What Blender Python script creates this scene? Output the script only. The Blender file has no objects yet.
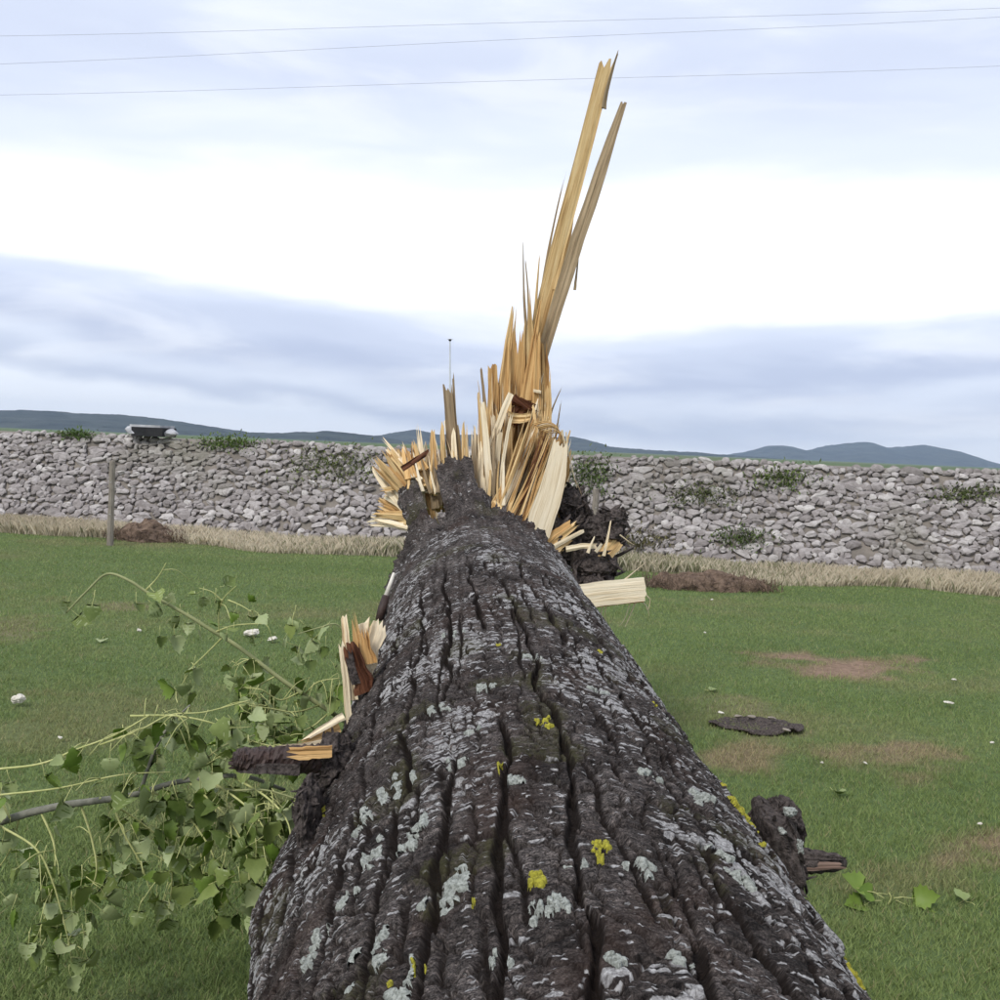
import bpy, math, random
import numpy as np
from mathutils import Vector, Matrix

S = bpy.context.scene
C = S.collection
rad = math.radians

# ------------------------------------------------------------------ camera
FPX, PITCH, ROLL, EYE = 1000.0, math.atan(53 / 1000), math.atan(41 / 1000), 1.75
cp, sp = math.cos(PITCH), math.sin(PITCH)
cr, sr = math.cos(ROLL), math.sin(ROLL)
FWD = Vector((0, cp, -sp))
RIGHT0, UP0 = Vector((1, 0, 0)), Vector((0, sp, cp))
RIGHT = RIGHT0 * cr + UP0 * sr
UP = UP0 * cr - RIGHT0 * sr
cam = bpy.data.cameras.new('camera')
cam.sensor_width = 36.0
cam.lens = 36.0 * FPX / 1000.0
cam.clip_start = 0.05
cam.clip_end = 30000
cam_ob = bpy.data.objects.new('camera', cam)
C.objects.link(cam_ob)
M = Matrix((RIGHT, UP, -FWD)).transposed().to_4x4()
M.translation = Vector((0, 0, EYE))
cam_ob.matrix_world = M
S.camera = cam_ob

# ------------------------------------------------------------------ world, sun, exposure
S.view_settings.view_transform = 'Standard'
S.view_settings.look = 'None'
S.view_settings.gamma = 1.0
S.view_settings.use_curve_mapping = False
S.view_settings.exposure = 0.55
SUN_EL, SUN_AZ = rad(48), rad(215)      # azimuth clockwise from +Y: behind the camera, to its left
W = bpy.data.worlds.new('World')
S.world = W
W.use_nodes = True
wn, wl = W.node_tree.nodes, W.node_tree.links
wn.clear()


def N(tree_nodes, kind, **kw):
    n = tree_nodes.new(kind)
    for k, v in kw.items():
        if k in n.inputs.keys():
            n.inputs[k].default_value = v
        else:
            setattr(n, k, v)
    return n


def ramp(nodes, stops, interp='LINEAR'):
    r = nodes.new('ShaderNodeValToRGB')
    r.color_ramp.interpolation = interp
    e = r.color_ramp.elements
    while len(e) > 1:
        e.remove(e[-1])
    e[0].position = stops[0][0]
    e[0].color = (*stops[0][1], 1)
    for p, c in stops[1:]:
        q = e.new(p)
        q.color = (*c, 1)
    return r


def math_node(nodes, links, op, a, b=None, clamp=False):
    m = nodes.new('ShaderNodeMath')
    m.operation = op
    m.use_clamp = clamp
    for i, v in enumerate((a, b)):
        if v is None:
            continue
        if hasattr(v, 'links'):
            links.new(v, m.inputs[i])
        else:
            m.inputs[i].default_value = v
    return m.outputs[0]


def mixc(nodes, links, fac, a, b, mode='MIX'):
    m = nodes.new('ShaderNodeMix')
    m.data_type = 'RGBA'
    m.blend_type = mode
    for sock, v in ((m.inputs[0], fac), (m.inputs[6], a), (m.inputs[7], b)):
        if hasattr(v, 'links'):
            links.new(v, sock)
        elif isinstance(v, (int, float)):
            sock.default_value = v
        else:
            sock.default_value = (*v, 1)
    return m.outputs[2]


def build_world():
    tc = wn.new('ShaderNodeTexCoord')
    sky = wn.new('ShaderNodeTexSky')
    sky.sky_type = 'NISHITA'
    sky.sun_disc = False
    sky.sun_elevation = SUN_EL
    sky.sun_rotation = SUN_AZ
    sky.air_density = 1.0
    sky.dust_density = 1.5
    bg1 = N(wn, 'ShaderNodeBackground', Strength=0.09)
    wl.new(sky.outputs[0], bg1.inputs[0])
    mp = wn.new('ShaderNodeMapping')
    mp.inputs['Scale'].default_value = (1.1, 1.1, 5.0)
    mp.inputs['Location'].default_value = (3.1, 0.4, 1.7)
    wl.new(tc.outputs['Generated'], mp.inputs[0])
    n1 = N(wn, 'ShaderNodeTexNoise', Scale=1.7, Detail=5.0, Roughness=0.5, Distortion=0.3)
    wl.new(mp.outputs[0], n1.inputs['Vector'])
    mp2 = wn.new('ShaderNodeMapping')
    mp2.inputs['Scale'].default_value = (2.4, 2.4, 10.0)
    mp2.inputs['Location'].default_value = (0.3, 5.4, 2.2)
    wl.new(tc.outputs['Generated'], mp2.inputs[0])
    n2 = N(wn, 'ShaderNodeTexNoise', Scale=1.8, Detail=5.0, Roughness=0.5, Distortion=0.4)
    wl.new(mp2.outputs[0], n2.inputs['Vector'])
    sep = wn.new('ShaderNodeSeparateXYZ')
    wl.new(tc.outputs['Generated'], sep.inputs[0])
    w1 = math_node(wn, wl, 'MULTIPLY', math_node(wn, wl, 'SUBTRACT', n1.outputs[0], 0.5), 0.15)
    el = math_node(wn, wl, 'ADD', sep.outputs[2], math_node(wn, wl, 'ADD', w1, math_node(wn, wl, 'MULTIPLY', math_node(wn, wl, 'SUBTRACT', n2.outputs[0], 0.5), 0.055)))
    r = ramp(wn, [(0.0, (0.78, 0.81, 0.87)), (0.028, (0.74, 0.78, 0.86)), (0.048, (0.48, 0.53, 0.66)), (0.066, (0.58, 0.63, 0.75)),
                  (0.090, (0.41, 0.46, 0.61)), (0.112, (0.50, 0.55, 0.69)), (0.132, (0.58, 0.63, 0.76)), (0.160, (0.86, 0.87, 0.91)),
                  (0.225, (0.86, 0.87, 0.91)), (0.275, (0.64, 0.69, 0.81)), (0.335, (0.54, 0.59, 0.72)), (0.40, (0.62, 0.67, 0.79)),
                  (0.60, (0.60, 0.65, 0.77)), (1.0, (0.68, 0.72, 0.82))], 'EASE')
    wl.new(el, r.inputs[0])
    wisp = ramp(wn, [(0.47, (0, 0, 0)), (0.70, (1, 1, 1))], 'EASE')
    wl.new(n2.outputs[0], wisp.inputs[0])
    wf = math_node(wn, wl, 'MULTIPLY', wisp.outputs[0], 0.5)
    col = mixc(wn, wl, wf, r.outputs[0], (0.80, 0.82, 0.87))
    bg2 = N(wn, 'ShaderNodeBackground', Strength=1.0)
    wl.new(col, bg2.inputs[0])
    mx = N(wn, 'ShaderNodeMixShader', Fac=0.9)
    wl.new(bg1.outputs[0], mx.inputs[1])
    wl.new(bg2.outputs[0], mx.inputs[2])
    out = wn.new('ShaderNodeOutputWorld')
    wl.new(mx.outputs[0], out.inputs[0])


build_world()
sun = bpy.data.lights.new('sun', 'SUN')
sun.energy = 1.5
sun.angle = rad(14)
sun.color = (1.0, 0.965, 0.91)
sun_ob = bpy.data.objects.new('sun', sun)
C.objects.link(sun_ob)
sdir = Vector((math.sin(SUN_AZ) * math.cos(SUN_EL), math.cos(SUN_AZ) * math.cos(SUN_EL), math.sin(SUN_EL)))
sun_ob.rotation_euler = sdir.to_track_quat('Z', 'Y').to_euler()
sun_ob.location = (-10, -10, 30)


# ------------------------------------------------------------------ helpers
def ray(x, y):
    u, v = x - 500.0, 500.0 - y
    u2, v2 = u * cr - v * sr, u * sr + v * cr
    return Vector((u2 / FPX, cp + sp * v2 / FPX, -sp + cp * v2 / FPX))


def at(x, y, Y):
    """the point of the pixel's ray that lies Y metres ahead"""
    d = ray(x, y)
    return Vector((0, 0, EYE)) + d * (Y / d.y)


def ground(x, y, z=0.0):
    d = ray(x, y)
    return Vector((0, 0, EYE)) + d * ((z - EYE) / d.z)


def hash2(ix, iy, seed):
    h = (ix.astype(np.int64) * 374761393 + iy.astype(np.int64) * 668265263 + seed * 1442695041) & 0xFFFFFFFF
    h = ((h ^ (h >> 13)) * 1274126177) & 0xFFFFFFFF
    h = h ^ (h >> 16)
    return (h & 0xFFFFFF) / float(0xFFFFFF)


def vnoise(x, y, seed=0):
    x, y = np.asarray(x, float), np.asarray(y, float)
    ix, iy = np.floor(x), np.floor(y)
    fx, fy = x - ix, y - iy
    fx, fy = fx * fx * (3 - 2 * fx), fy * fy * (3 - 2 * fy)
    a, b = hash2(ix, iy, seed), hash2(ix + 1, iy, seed)
    c, d = hash2(ix, iy + 1, seed), hash2(ix + 1, iy + 1, seed)
    return (a + (b - a) * fx) * (1 - fy) + (c + (d - c) * fx) * fy


def fbm(x, y, seed=0, octv=4, gain=0.5):
    s, a, t = 0.0, 1.0, 0.0
    for o in range(octv):
        s = s + a * vnoise(x * 2 ** o + 17.3 * o, y * 2 ** o - 9.1 * o, seed + o)
        t += a
        a *= gain
    return s / t


def worley(x, y, seed):
    ix, iy = np.floor(x), np.floor(y)
    f1, f2 = np.full(x.shape, 9.0), np.full(x.shape, 9.0)
    cid = np.zeros(x.shape)
    for dx in (-1, 0, 1):
        for dy in (-1, 0, 1):
            cx, cy = ix + dx, iy + dy
            d = np.hypot(cx + 0.1 + 0.8 * hash2(cx, cy, seed) - x, cy + 0.1 + 0.8 * hash2(cx, cy, seed + 1) - y)
            near = d < f1
            f2 = np.where(near, f1, np.minimum(f2, d))
            cid = np.where(near, hash2(cx, cy, seed + 2), cid)
            f1 = np.where(near, d, f1)
    return f1, f2, cid


def sstep(a, b, x):
    t = np.clip((x - a) / (b - a), 0, 1)
    return t * t * (3 - 2 * t)


def mesh_np(name, V, F, smooth=False, cols=None, uv=None, mats=(), midx=None):
    """V (n,3), F (m,k) index array or a list of such arrays; cols: per-vertex colour; uv: per-vertex uv"""
    if not isinstance(F, list):
        F = [F]
    me = bpy.data.meshes.new(name)
    V = np.asarray(V, np.float32)
    me.vertices.add(len(V))
    me.vertices.foreach_set('co', V.ravel())
    loops = np.concatenate([np.asarray(f).ravel() for f in F]).astype(np.int32)
    counts = np.concatenate([np.full(len(f), np.asarray(f).shape[1]) for f in F]).astype(np.int32)
    starts = np.concatenate([[0], np.cumsum(counts)[:-1]]).astype(np.int32)
    me.loops.add(len(loops))
    me.loops.foreach_set('vertex_index', loops)
    me.polygons.add(len(counts))
    me.polygons.foreach_set('loop_start', starts)
    me.polygons.foreach_set('loop_total', counts)
    me.polygons.foreach_set('use_smooth', np.full(len(counts), bool(smooth)))
    if midx is not None:
        me.polygons.foreach_set('material_index', np.asarray(midx, np.int32))
    if cols is not None:
        a = me.color_attributes.new('tint', 'FLOAT_COLOR', 'POINT')
        cc = np.ones((len(V), 4), np.float32)
        cc[:, :3] = cols
        a.data.foreach_set('color', cc.ravel())
    if uv is not None:
        l = me.uv_layers.new(name='UVMap')
        l.data.foreach_set('uv', np.asarray(uv, np.float32)[loops].ravel())
    for m in mats:
        me.materials.append(m)
    me.update(calc_edges=True)
    me.validate()
    return me


def ob(name, me, parent=None, label=None, cat=None, group=None, kind=None):
    o = bpy.data.objects.new(name, me)
    C.objects.link(o)
    if parent is not None:
        o.parent = parent
        o.matrix_parent_inverse = parent.matrix_world.inverted()
    tag(o, label, cat, group, kind)
    return o


def tag(o, label=None, cat=None, group=None, kind=None):
    for k, v in (('label', label), ('category', cat), ('group', group), ('kind', kind)):
        if v:
            o[k] = v


def empty(name, loc, label, cat, group=None):
    o = bpy.data.objects.new(name, None)
    C.objects.link(o)
    o.location = loc
    o.empty_display_size = 0.2
    o.matrix_world = Matrix.Translation(loc)
    tag(o, label, cat, group)
    return o


class MB:
    """collects pieces (vertices, faces, uv, colour) into one mesh"""
    def __init__(self):
        self.V, self.F, self.U, self.Cc, self.n, self.MI = [], {}, [], [], 0, {}

    def add(self, V, F, uv=None, col=None, mi=0):
        V = np.asarray(V, float)
        F = F if isinstance(F, list) else [F]
        for f in F:
            f = np.asarray(f)
            if len(f):
                self.F.setdefault(f.shape[1], []).append(f + self.n)
                self.MI.setdefault(f.shape[1], []).append(np.full(len(f), mi))
        self.V.append(V)
        self.U.append(np.zeros((len(V), 2)) if uv is None else np.asarray(uv))
        cc = np.ones((len(V), 3))
        if col is not None:
            cc[:] = col
        self.Cc.append(cc)
        self.n += len(V)
        return self

    def mesh(self, name, mats, smooth=False):
        ks = sorted(self.F)
        return mesh_np(name, np.concatenate(self.V), [np.concatenate(self.F[k]) for k in ks], smooth,
                       np.concatenate(self.Cc), np.concatenate(self.U), mats,
                       np.concatenate([np.concatenate(self.MI[k]) for k in ks]))


def tube(pts, radii, n=8, cap=True, rough=0.0, seed=0):
    P = np.array([list(p) for p in pts], float)
    r = np.broadcast_to(np.asarray(radii, float), (len(P),)).copy()
    T = np.gradient(P, axis=0)
    T /= np.linalg.norm(T, axis=1)[:, None] + 1e-9
    ref = np.array([0, 0, 1.0]) if abs(T[0, 2]) < 0.8 else np.array([1.0, 0, 0])
    A = np.cross(T, ref)
    A /= np.linalg.norm(A, axis=1)[:, None] + 1e-9
    B = np.cross(A, T)
    th = np.linspace(0, 2 * np.pi, n, endpoint=False)
    rr = r[:, None] * np.ones((1, n))
    if rough:
        rr = rr * (1 + rough * (np.random.default_rng(seed).random((len(P), n)) - 0.5) * 2)
    V = P[:, None] + rr[..., None] * (np.cos(th)[None, :, None] * A[:, None] + np.sin(th)[None, :, None] * B[:, None])
    m = len(P)
    i, j = np.meshgrid(np.arange(m - 1), np.arange(n), indexing='ij')
    q = np.stack([i * n + j, i * n + (j + 1) % n, (i + 1) * n + (j + 1) % n, (i + 1) * n + j], -1).reshape(-1, 4)
    V = V.reshape(-1, 3)
    dist = np.concatenate([[0], np.cumsum(np.linalg.norm(np.diff(P, axis=0), axis=1))])
    uv = np.stack([np.tile(th * r.mean(), m), np.repeat(dist, n)], -1)
    F = [q]
    if cap:
        V = np.concatenate([V, P[:1], P[-1:]])
        uv = np.concatenate([uv, [[0, 0]], [[0, dist[-1]]]])
        k = np.arange(n)
        a = np.stack([np.full(n, m * n), (k + 1) % n, k], -1)
        b = np.stack([np.full(n, m * n + 1), (m - 1) * n + k, (m - 1) * n + (k + 1) % n], -1)
        F.append(np.concatenate([a, b]))
    return V, F, uv


def spline(pts, k=6):
    """Catmull-Rom through the points"""
    P = [Vector(p) for p in pts]
    P = [P[0] * 2 - P[1]] + P + [P[-1] * 2 - P[-2]]
    out = []
    for i in range(1, len(P) - 2):
        for s in range(k):
            t = s / k
            a, b, c, d = P[i - 1], P[i], P[i + 1], P[i + 2]
            out.append(0.5 * ((2 * b) + (c - a) * t + (2 * a - 5 * b + 4 * c - d) * t * t + (3 * b - a - 3 * c + d) * t ** 3))
    out.append(P[-2])
    return out


_ico = {}


def icosphere(sub):
    if sub in _ico:
        return _ico[sub]
    t = (1 + 5 ** 0.5) / 2
    V = np.array([(-1, t, 0), (1, t, 0), (-1, -t, 0), (1, -t, 0), (0, -1, t), (0, 1, t), (0, -1, -t), (0, 1, -t),
                  (t, 0, -1), (t, 0, 1), (-t, 0, -1), (-t, 0, 1)], float)
    F = np.array([(0, 11, 5), (0, 5, 1), (0, 1, 7), (0, 7, 10), (0, 10, 11), (1, 5, 9), (5, 11, 4), (11, 10, 2), (10, 7, 6),
                  (7, 1, 8), (3, 9, 4), (3, 4, 2), (3, 2, 6), (3, 6, 8), (3, 8, 9), (4, 9, 5), (2, 4, 11), (6, 2, 10), (8, 6, 7), (9, 8, 1)])
    V /= np.linalg.norm(V, axis=1)[:, None]
    for _ in range(sub):
        e = np.sort(np.concatenate([F[:, [0, 1]], F[:, [1, 2]], F[:, [2, 0]]]), axis=1)
        u, inv = np.unique(e, axis=0, return_inverse=True)
        inv = inv.ravel()
        mid = V[u].mean(1)
        mid /= np.linalg.norm(mid, axis=1)[:, None]
        a, b, c = inv[:len(F)] + len(V), inv[len(F):2 * len(F)] + len(V), inv[2 * len(F):] + len(V)
        V = np.concatenate([V, mid])
        F = np.concatenate([np.stack([F[:, 0], a, c], 1), np.stack([F[:, 1], b, a], 1), np.stack([F[:, 2], c, b], 1), np.stack([a, b, c], 1)])
    _ico[sub] = (V, F)
    return V, F


def noise3(P, sc, seed):
    return (vnoise(P[:, 0] * sc + 3.1, P[:, 1] * sc + P[:, 2] * sc * 0.73, seed) + vnoise(P[:, 1] * sc, P[:, 2] * sc - P[:, 0] * sc * 0.61, seed + 7)
            + vnoise(P[:, 2] * sc, P[:, 0] * sc + P[:, 1] * sc * 0.53, seed + 13)) / 3 - 0.5


# ------------------------------------------------------------------ materials
def mat(name, rough=0.85, spec=0.25):
    m = bpy.data.materials.new(name)
    m.use_nodes = True
    b = m.node_tree.nodes['Principled BSDF']
    b.inputs['Roughness'].default_value = rough
    b.inputs['Specular IOR Level'].default_value = spec
    return m, m.node_tree.nodes, m.node_tree.links, b


def noise_tex(n, l, vec, scale, detail=4.0, rough=0.55, dist=0.0):
    t = N(n, 'ShaderNodeTexNoise', Scale=scale, Detail=detail, Roughness=rough, Distortion=dist)
    l.new(vec, t.inputs['Vector'])
    return t.outputs[0]


def bump(n, l, b, h, strength, dist):
    k = N(n, 'ShaderNodeBump', Strength=strength, Distance=dist)
    l.new(h, k.inputs['Height'])
    l.new(k.outputs[0], b.inputs['Normal'])


def mapping(n, l, vec, scale, loc=(0, 0, 0)):
    m = n.new('ShaderNodeMapping')
    m.inputs['Scale'].default_value = scale
    m.inputs['Location'].default_value = loc
    l.new(vec, m.inputs[0])
    return m.outputs[0]


def mat_tint(name, rough=0.9, spec=0.15, transl=0.0, nscale=0.0):
    """colour from the mesh's own tint attribute (the colour the thing itself has)"""
    m, n, l, b = mat(name, rough, spec)
    a = n.new('ShaderNodeVertexColor')
    a.layer_name = 'tint'
    col = a.outputs[0]
    if nscale:
        tc = n.new('ShaderNodeTexCoord')
        f = noise_tex(n, l, tc.outputs['Object'], nscale, 5.0, 0.65)
        r = ramp(n, [(0.25, (0.62, 0.62, 0.62)), (0.75, (1.3, 1.3, 1.3))])
        l.new(f, r.inputs[0])
        col = mixc(n, l, 1.0, col, r.outputs[0], 'MULTIPLY')
        bump(n, l, b, f, 0.5, 0.02)
    l.new(col, b.inputs['Base Color'])
    if transl:
        t = n.new('ShaderNodeBsdfTranslucent')
        l.new(col, t.inputs[0])
        x = N(n, 'ShaderNodeMixShader', Fac=transl)
        l.new(b.outputs[0], x.inputs[1])
        l.new(t.outputs[0], x.inputs[2])
        l.new(x.outputs[0], n['Material Output'].inputs[0])
    return m


def mat_bark():
    m, n, l, b = mat('bark', 0.95, 0.1)
    uv = n.new('ShaderNodeUVMap').outputs[0]
    a = n.new('ShaderNodeVertexColor')
    a.layer_name = 'tint'           # r: crack depth, g: amount of fleck lichen, b: moss
    sep = n.new('ShaderNodeSeparateColor')
    l.new(a.outputs[0], sep.inputs[0])
    crack, fl, moss = sep.outputs[0], sep.outputs[1], sep.outputs[2]
    big = noise_tex(n, l, mapping(n, l, uv, (7, 5, 1)), 1.0, 5.0, 0.6)
    r = ramp(n, [(0.34, (0.034, 0.029, 0.027)), (0.5, (0.084, 0.072, 0.067)), (0.64, (0.158, 0.138, 0.129))])
    l.new(big, r.inputs[0])
    fine = noise_tex(n, l, mapping(n, l, uv, (48, 105, 1)), 1.0, 6.0, 0.7)
    r2 = ramp(n, [(0.38, (0.30, 0.30, 0.30)), (0.5, (0.9, 0.9, 0.9)), (0.62, (1.75, 1.72, 1.68))])
    l.new(fine, r2.inputs[0])
    col = mixc(n, l, 1.0, r.outputs[0], r2.outputs[0], 'MULTIPLY')
    grain = noise_tex(n, l, mapping(n, l, uv, (300, 360, 1)), 1.0, 4.0, 0.7)
    rg_ = ramp(n, [(0.38, (0.40, 0.40, 0.40)), (0.5, (0.95, 0.95, 0.95)), (0.60, (1.7, 1.68, 1.65))])
    l.new(grain, rg_.inputs[0])
    col = mixc(n, l, 1.0, col, rg_.outputs[0], 'MULTIPLY')
    red = noise_tex(n, l, mapping(n, l, uv, (5, 4, 1), (3, 8, 0)), 1.0, 4.0, 0.6)
    rr = ramp(n, [(0.52, (0, 0, 0)), (0.70, (1, 1, 1))])
    l.new(red, rr.inputs[0])
    col = mixc(n, l, math_node(n, l, 'MULTIPLY', rr.outputs[0], 0.5), col, (0.090, 0.055, 0.042))
    # fleck lichens: pale crusts longer across the trunk than along it
    wob = N(n, 'ShaderNodeTexNoise', Scale=55.0, Detail=4.0, Roughness=0.6)
    l.new(uv, wob.inputs['Vector'])
    wv = n.new('ShaderNodeVectorMath')
    wv.operation = 'MULTIPLY_ADD'
    l.new(wob.outputs['Color'], wv.inputs[0])
    wv.inputs[1].default_value = (0.034, 0.012, 0)
    l.new(uv, wv.inputs[2])
    tot = None
    for sc, loc, lo, hi in (((11, 36, 1), (0, 0, 0), 0.20, 0.52), ((20, 66, 1), (5, 3, 0), 0.22, 0.50), ((40, 125, 1), (9, 1, 0), 0.24, 0.42)):
        v = n.new('ShaderNodeTexVoronoi')
        v.voronoi_dimensions = '2D'
        v.inputs['Scale'].default_value = 1.0
        l.new(mapping(n, l, wv.outputs[0], sc, loc), v.inputs['Vector'])
        sc_ = n.new('ShaderNodeSeparateColor')
        l.new(v.outputs['Color'], sc_.inputs[0])
        size = math_node(n, l, 'MULTIPLY', math_node(n, l, 'SUBTRACT', math_node(n, l, 'ADD', sc_.outputs[0], fl), 1.0 - lo), 0.70)
        dlt = math_node(n, l, 'SUBTRACT', size, v.outputs['Distance'])
        msk = math_node(n, l, 'MULTIPLY', dlt, 14.0, True)
        tot = msk if tot is None else math_node(n, l, 'MAXIMUM', tot, msk)
    ln = noise_tex(n, l, uv, 160.0, 4.0, 0.7)
    lr = ramp(n, [(0.36, (0.20, 0.19, 0.185)), (0.5, (0.44, 0.425, 0.415)), (0.62, (0.66, 0.645, 0.63))])
    l.new(ln, lr.inputs[0])
    open_ = math_node(n, l, 'SUBTRACT', 1.0, math_node(n, l, 'MULTIPLY', math_node(n, l, 'SUBTRACT', crack, 0.3), 1.6, True), True)
    col = mixc(n, l, math_node(n, l, 'MULTIPLY', tot, open_), col, lr.outputs[0])
    # moss
    mn = noise_tex(n, l, uv, 90.0, 5.0, 0.7)
    mm = math_node(n, l, 'MULTIPLY', math_node(n, l, 'SUBTRACT', math_node(n, l, 'ADD', mn, moss), 0.95), 3.0, True)
    col = mixc(n, l, math_node(n, l, 'MULTIPLY', mm, 0.7), col, (0.075, 0.072, 0.028))
    # shade of the cracks painted into the colour, near black
    col = mixc(n, l, math_node(n, l, 'MULTIPLY', crack, 0.92, True), col, (0.017, 0.012, 0.010))
    # hairline cracks across the flakes
    hv = n.new('ShaderNodeTexVoronoi')
    hv.voronoi_dimensions = '2D'
    hv.feature = 'DISTANCE_TO_EDGE'
    hv.inputs['Scale'].default_value = 1.0
    l.new(mapping(n, l, wv.outputs[0], (52, 150, 1), (2, 7, 0)), hv.inputs['Vector'])
    hair = math_node(n, l, 'SUBTRACT', 1.0, math_node(n, l, 'MULTIPLY', hv.outputs['Distance'], 9.0), True)
    hair = math_node(n, l, 'MULTIPLY', hair, math_node(n, l, 'MULTIPLY', math_node(n, l, 'SUBTRACT', big, 0.36), 4.0, True))
    col = mixc(n, l, math_node(n, l, 'MULTIPLY', hair, 0.55), col, (0.020, 0.015, 0.012))
    l.new(col, b.inputs['Base Color'])
    fine = math_node(n, l, 'SUBTRACT', math_node(n, l, 'MULTIPLY', fine, 1.2), math_node(n, l, 'MULTIPLY', hair, 0.7))
    h = math_node(n, l, 'ADD', math_node(n, l, 'MULTIPLY', fine, 1.0), math_node(n, l, 'MULTIPLY', tot, 0.2))
    h2 = noise_tex(n, l, uv, 260.0, 5.0, 0.75)
    h = math_node(n, l, 'ADD', h, math_node(n, l, 'MULTIPLY', h2, 1.3))
    bump(n, l, b, h, 0.9, 0.006)
    return m


def mat_wood(name, c0, c1, c2):
    m, n, l, b = mat(name, 0.75, 0.2)
    uv = n.new('ShaderNodeUVMap').outputs[0]
    oi = n.new('ShaderNodeObjectInfo')
    off = n.new('ShaderNodeVectorMath')
    off.operation = 'ADD'
    cmb = n.new('ShaderNodeCombineXYZ')
    l.new(math_node(n, l, 'MULTIPLY', oi.outputs['Random'], 37.0), cmb.inputs[0])
    l.new(uv, off.inputs[0])
    l.new(cmb.outputs[0], off.inputs[1])
    g = noise_tex(n, l, mapping(n, l, off.outputs[0], (150, 3.5, 1)), 1.0, 5.0, 0.65, 0.4)
    g2 = noise_tex(n, l, mapping(n, l, off.outputs[0], (28, 2.0, 1)), 1.0, 3.0, 0.6, 0.2)
    f = math_node(n, l, 'ADD', math_node(n, l, 'MULTIPLY', g, 0.55), math_node(n, l, 'MULTIPLY', g2, 0.45))
    r = ramp(n, [(0.34, tuple(0.75 * q for q in c0)), (0.39, c0), (0.49, c1), (0.62, c2)])
    l.new(f, r.inputs[0])
    v = math_node(n, l, 'ADD', math_node(n, l, 'MULTIPLY', oi.outputs['Random'], 0.36), 0.80)
    gr = n.new('ShaderNodeCombineColor')
    for i in range(3):
        l.new(v, gr.inputs[i])
    col = mixc(n, l, 1.0, r.outputs[0], gr.outputs[0], 'MULTIPLY')
    l.new(col, b.inputs['Base Color'])
    bump(n, l, b, f, 0.8, 0.012)
    return m


def mat_simple(name, c0, c1, scale, rough=0.9, bs=0.4, bd=0.01, spec=0.2, stretch=(1, 1, 1)):
    m, n, l, b = mat(name, rough, spec)
    tc = n.new('ShaderNodeTexCoord')
    f = noise_tex(n, l, mapping(n, l, tc.outputs['Object'], stretch), scale, 6.0, 0.65)
    r = ramp(n, [(0.3, c0), (0.7, c1)])
    l.new(f, r.inputs[0])
    l.new(r.outputs[0], b.inputs['Base Color'])
    if bs:
        bump(n, l, b, f, bs, bd)
    return m


def mat_leaf(name, c0, c1):
    m, n, l, b = mat(name, 0.5, 0.4)
    tc = n.new('ShaderNodeTexCoord')
    oi = n.new('ShaderNodeObjectInfo')
    f = noise_tex(n, l, tc.outputs['Object'], 45.0, 4.0, 0.6)
    v = math_node(n, l, 'ADD', math_node(n, l, 'MULTIPLY', f, 0.5), math_node(n, l, 'MULTIPLY', oi.outputs['Random'], 0.5))
    r = ramp(n, [(0.2, c0), (0.75, c1)])
    l.new(v, r.inputs[0])
    l.new(r.outputs[0], b.inputs['Base Color'])
    t = n.new('ShaderNodeBsdfTranslucent')
    l.new(r.outputs[0], t.inputs[0])
    x = N(n, 'ShaderNodeMixShader', Fac=0.4)
    l.new(b.outputs[0], x.inputs[1])
    l.new(t.outputs[0], x.inputs[2])
    l.new(x.outputs[0], n['Material Output'].inputs[0])
    return m


def mat_stone(name, per_object):
    m, n, l, b = mat(name, 0.9, 0.2)
    tc = n.new('ShaderNodeTexCoord')
    geo = n.new('ShaderNodeNewGeometry')
    if per_object:
        rnd = n.new('ShaderNodeObjectInfo').outputs['Random']
    else:
        a = n.new('ShaderNodeVertexColor')
        a.layer_name = 'tint'
        s_ = n.new('ShaderNodeSeparateColor')
        l.new(a.outputs[0], s_.inputs[0])
        rnd = s_.outputs[0]
    r = ramp(n, [(0.0, (0.23, 0.207, 0.197)), (0.3, (0.305, 0.275, 0.264)), (0.6, (0.355, 0.325, 0.313)), (0.85, (0.405, 0.375, 0.360)), (1.0, (0.52, 0.49, 0.465))])
    l.new(rnd, r.inputs[0])
    f = noise_tex(n, l, geo.outputs['Position'], 14.0, 6.0, 0.7)
    r2 = ramp(n, [(0.3, (0.62, 0.61, 0.60)), (0.7, (1.2, 1.2, 1.2))])
    l.new(f, r2.inputs[0])
    col = mixc(n, l, 1.0, r.outputs[0], r2.outputs[0], 'MULTIPLY')
    mo = noise_tex(n, l, geo.outputs['Position'], 0.55, 4.0, 0.6)
    r3 = ramp(n, [(0.50, (0, 0, 0)), (0.68, (1, 1, 1))])
    l.new(mo, r3.inputs[0])
    col = mixc(n, l, math_node(n, l, 'MULTIPLY', r3.outputs[0], 0.5), col, (0.165, 0.158, 0.105))
    l.new(col, b.inputs['Base Color'])
    bump(n, l, b, f, 0.6, 0.03)
    return m


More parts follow.
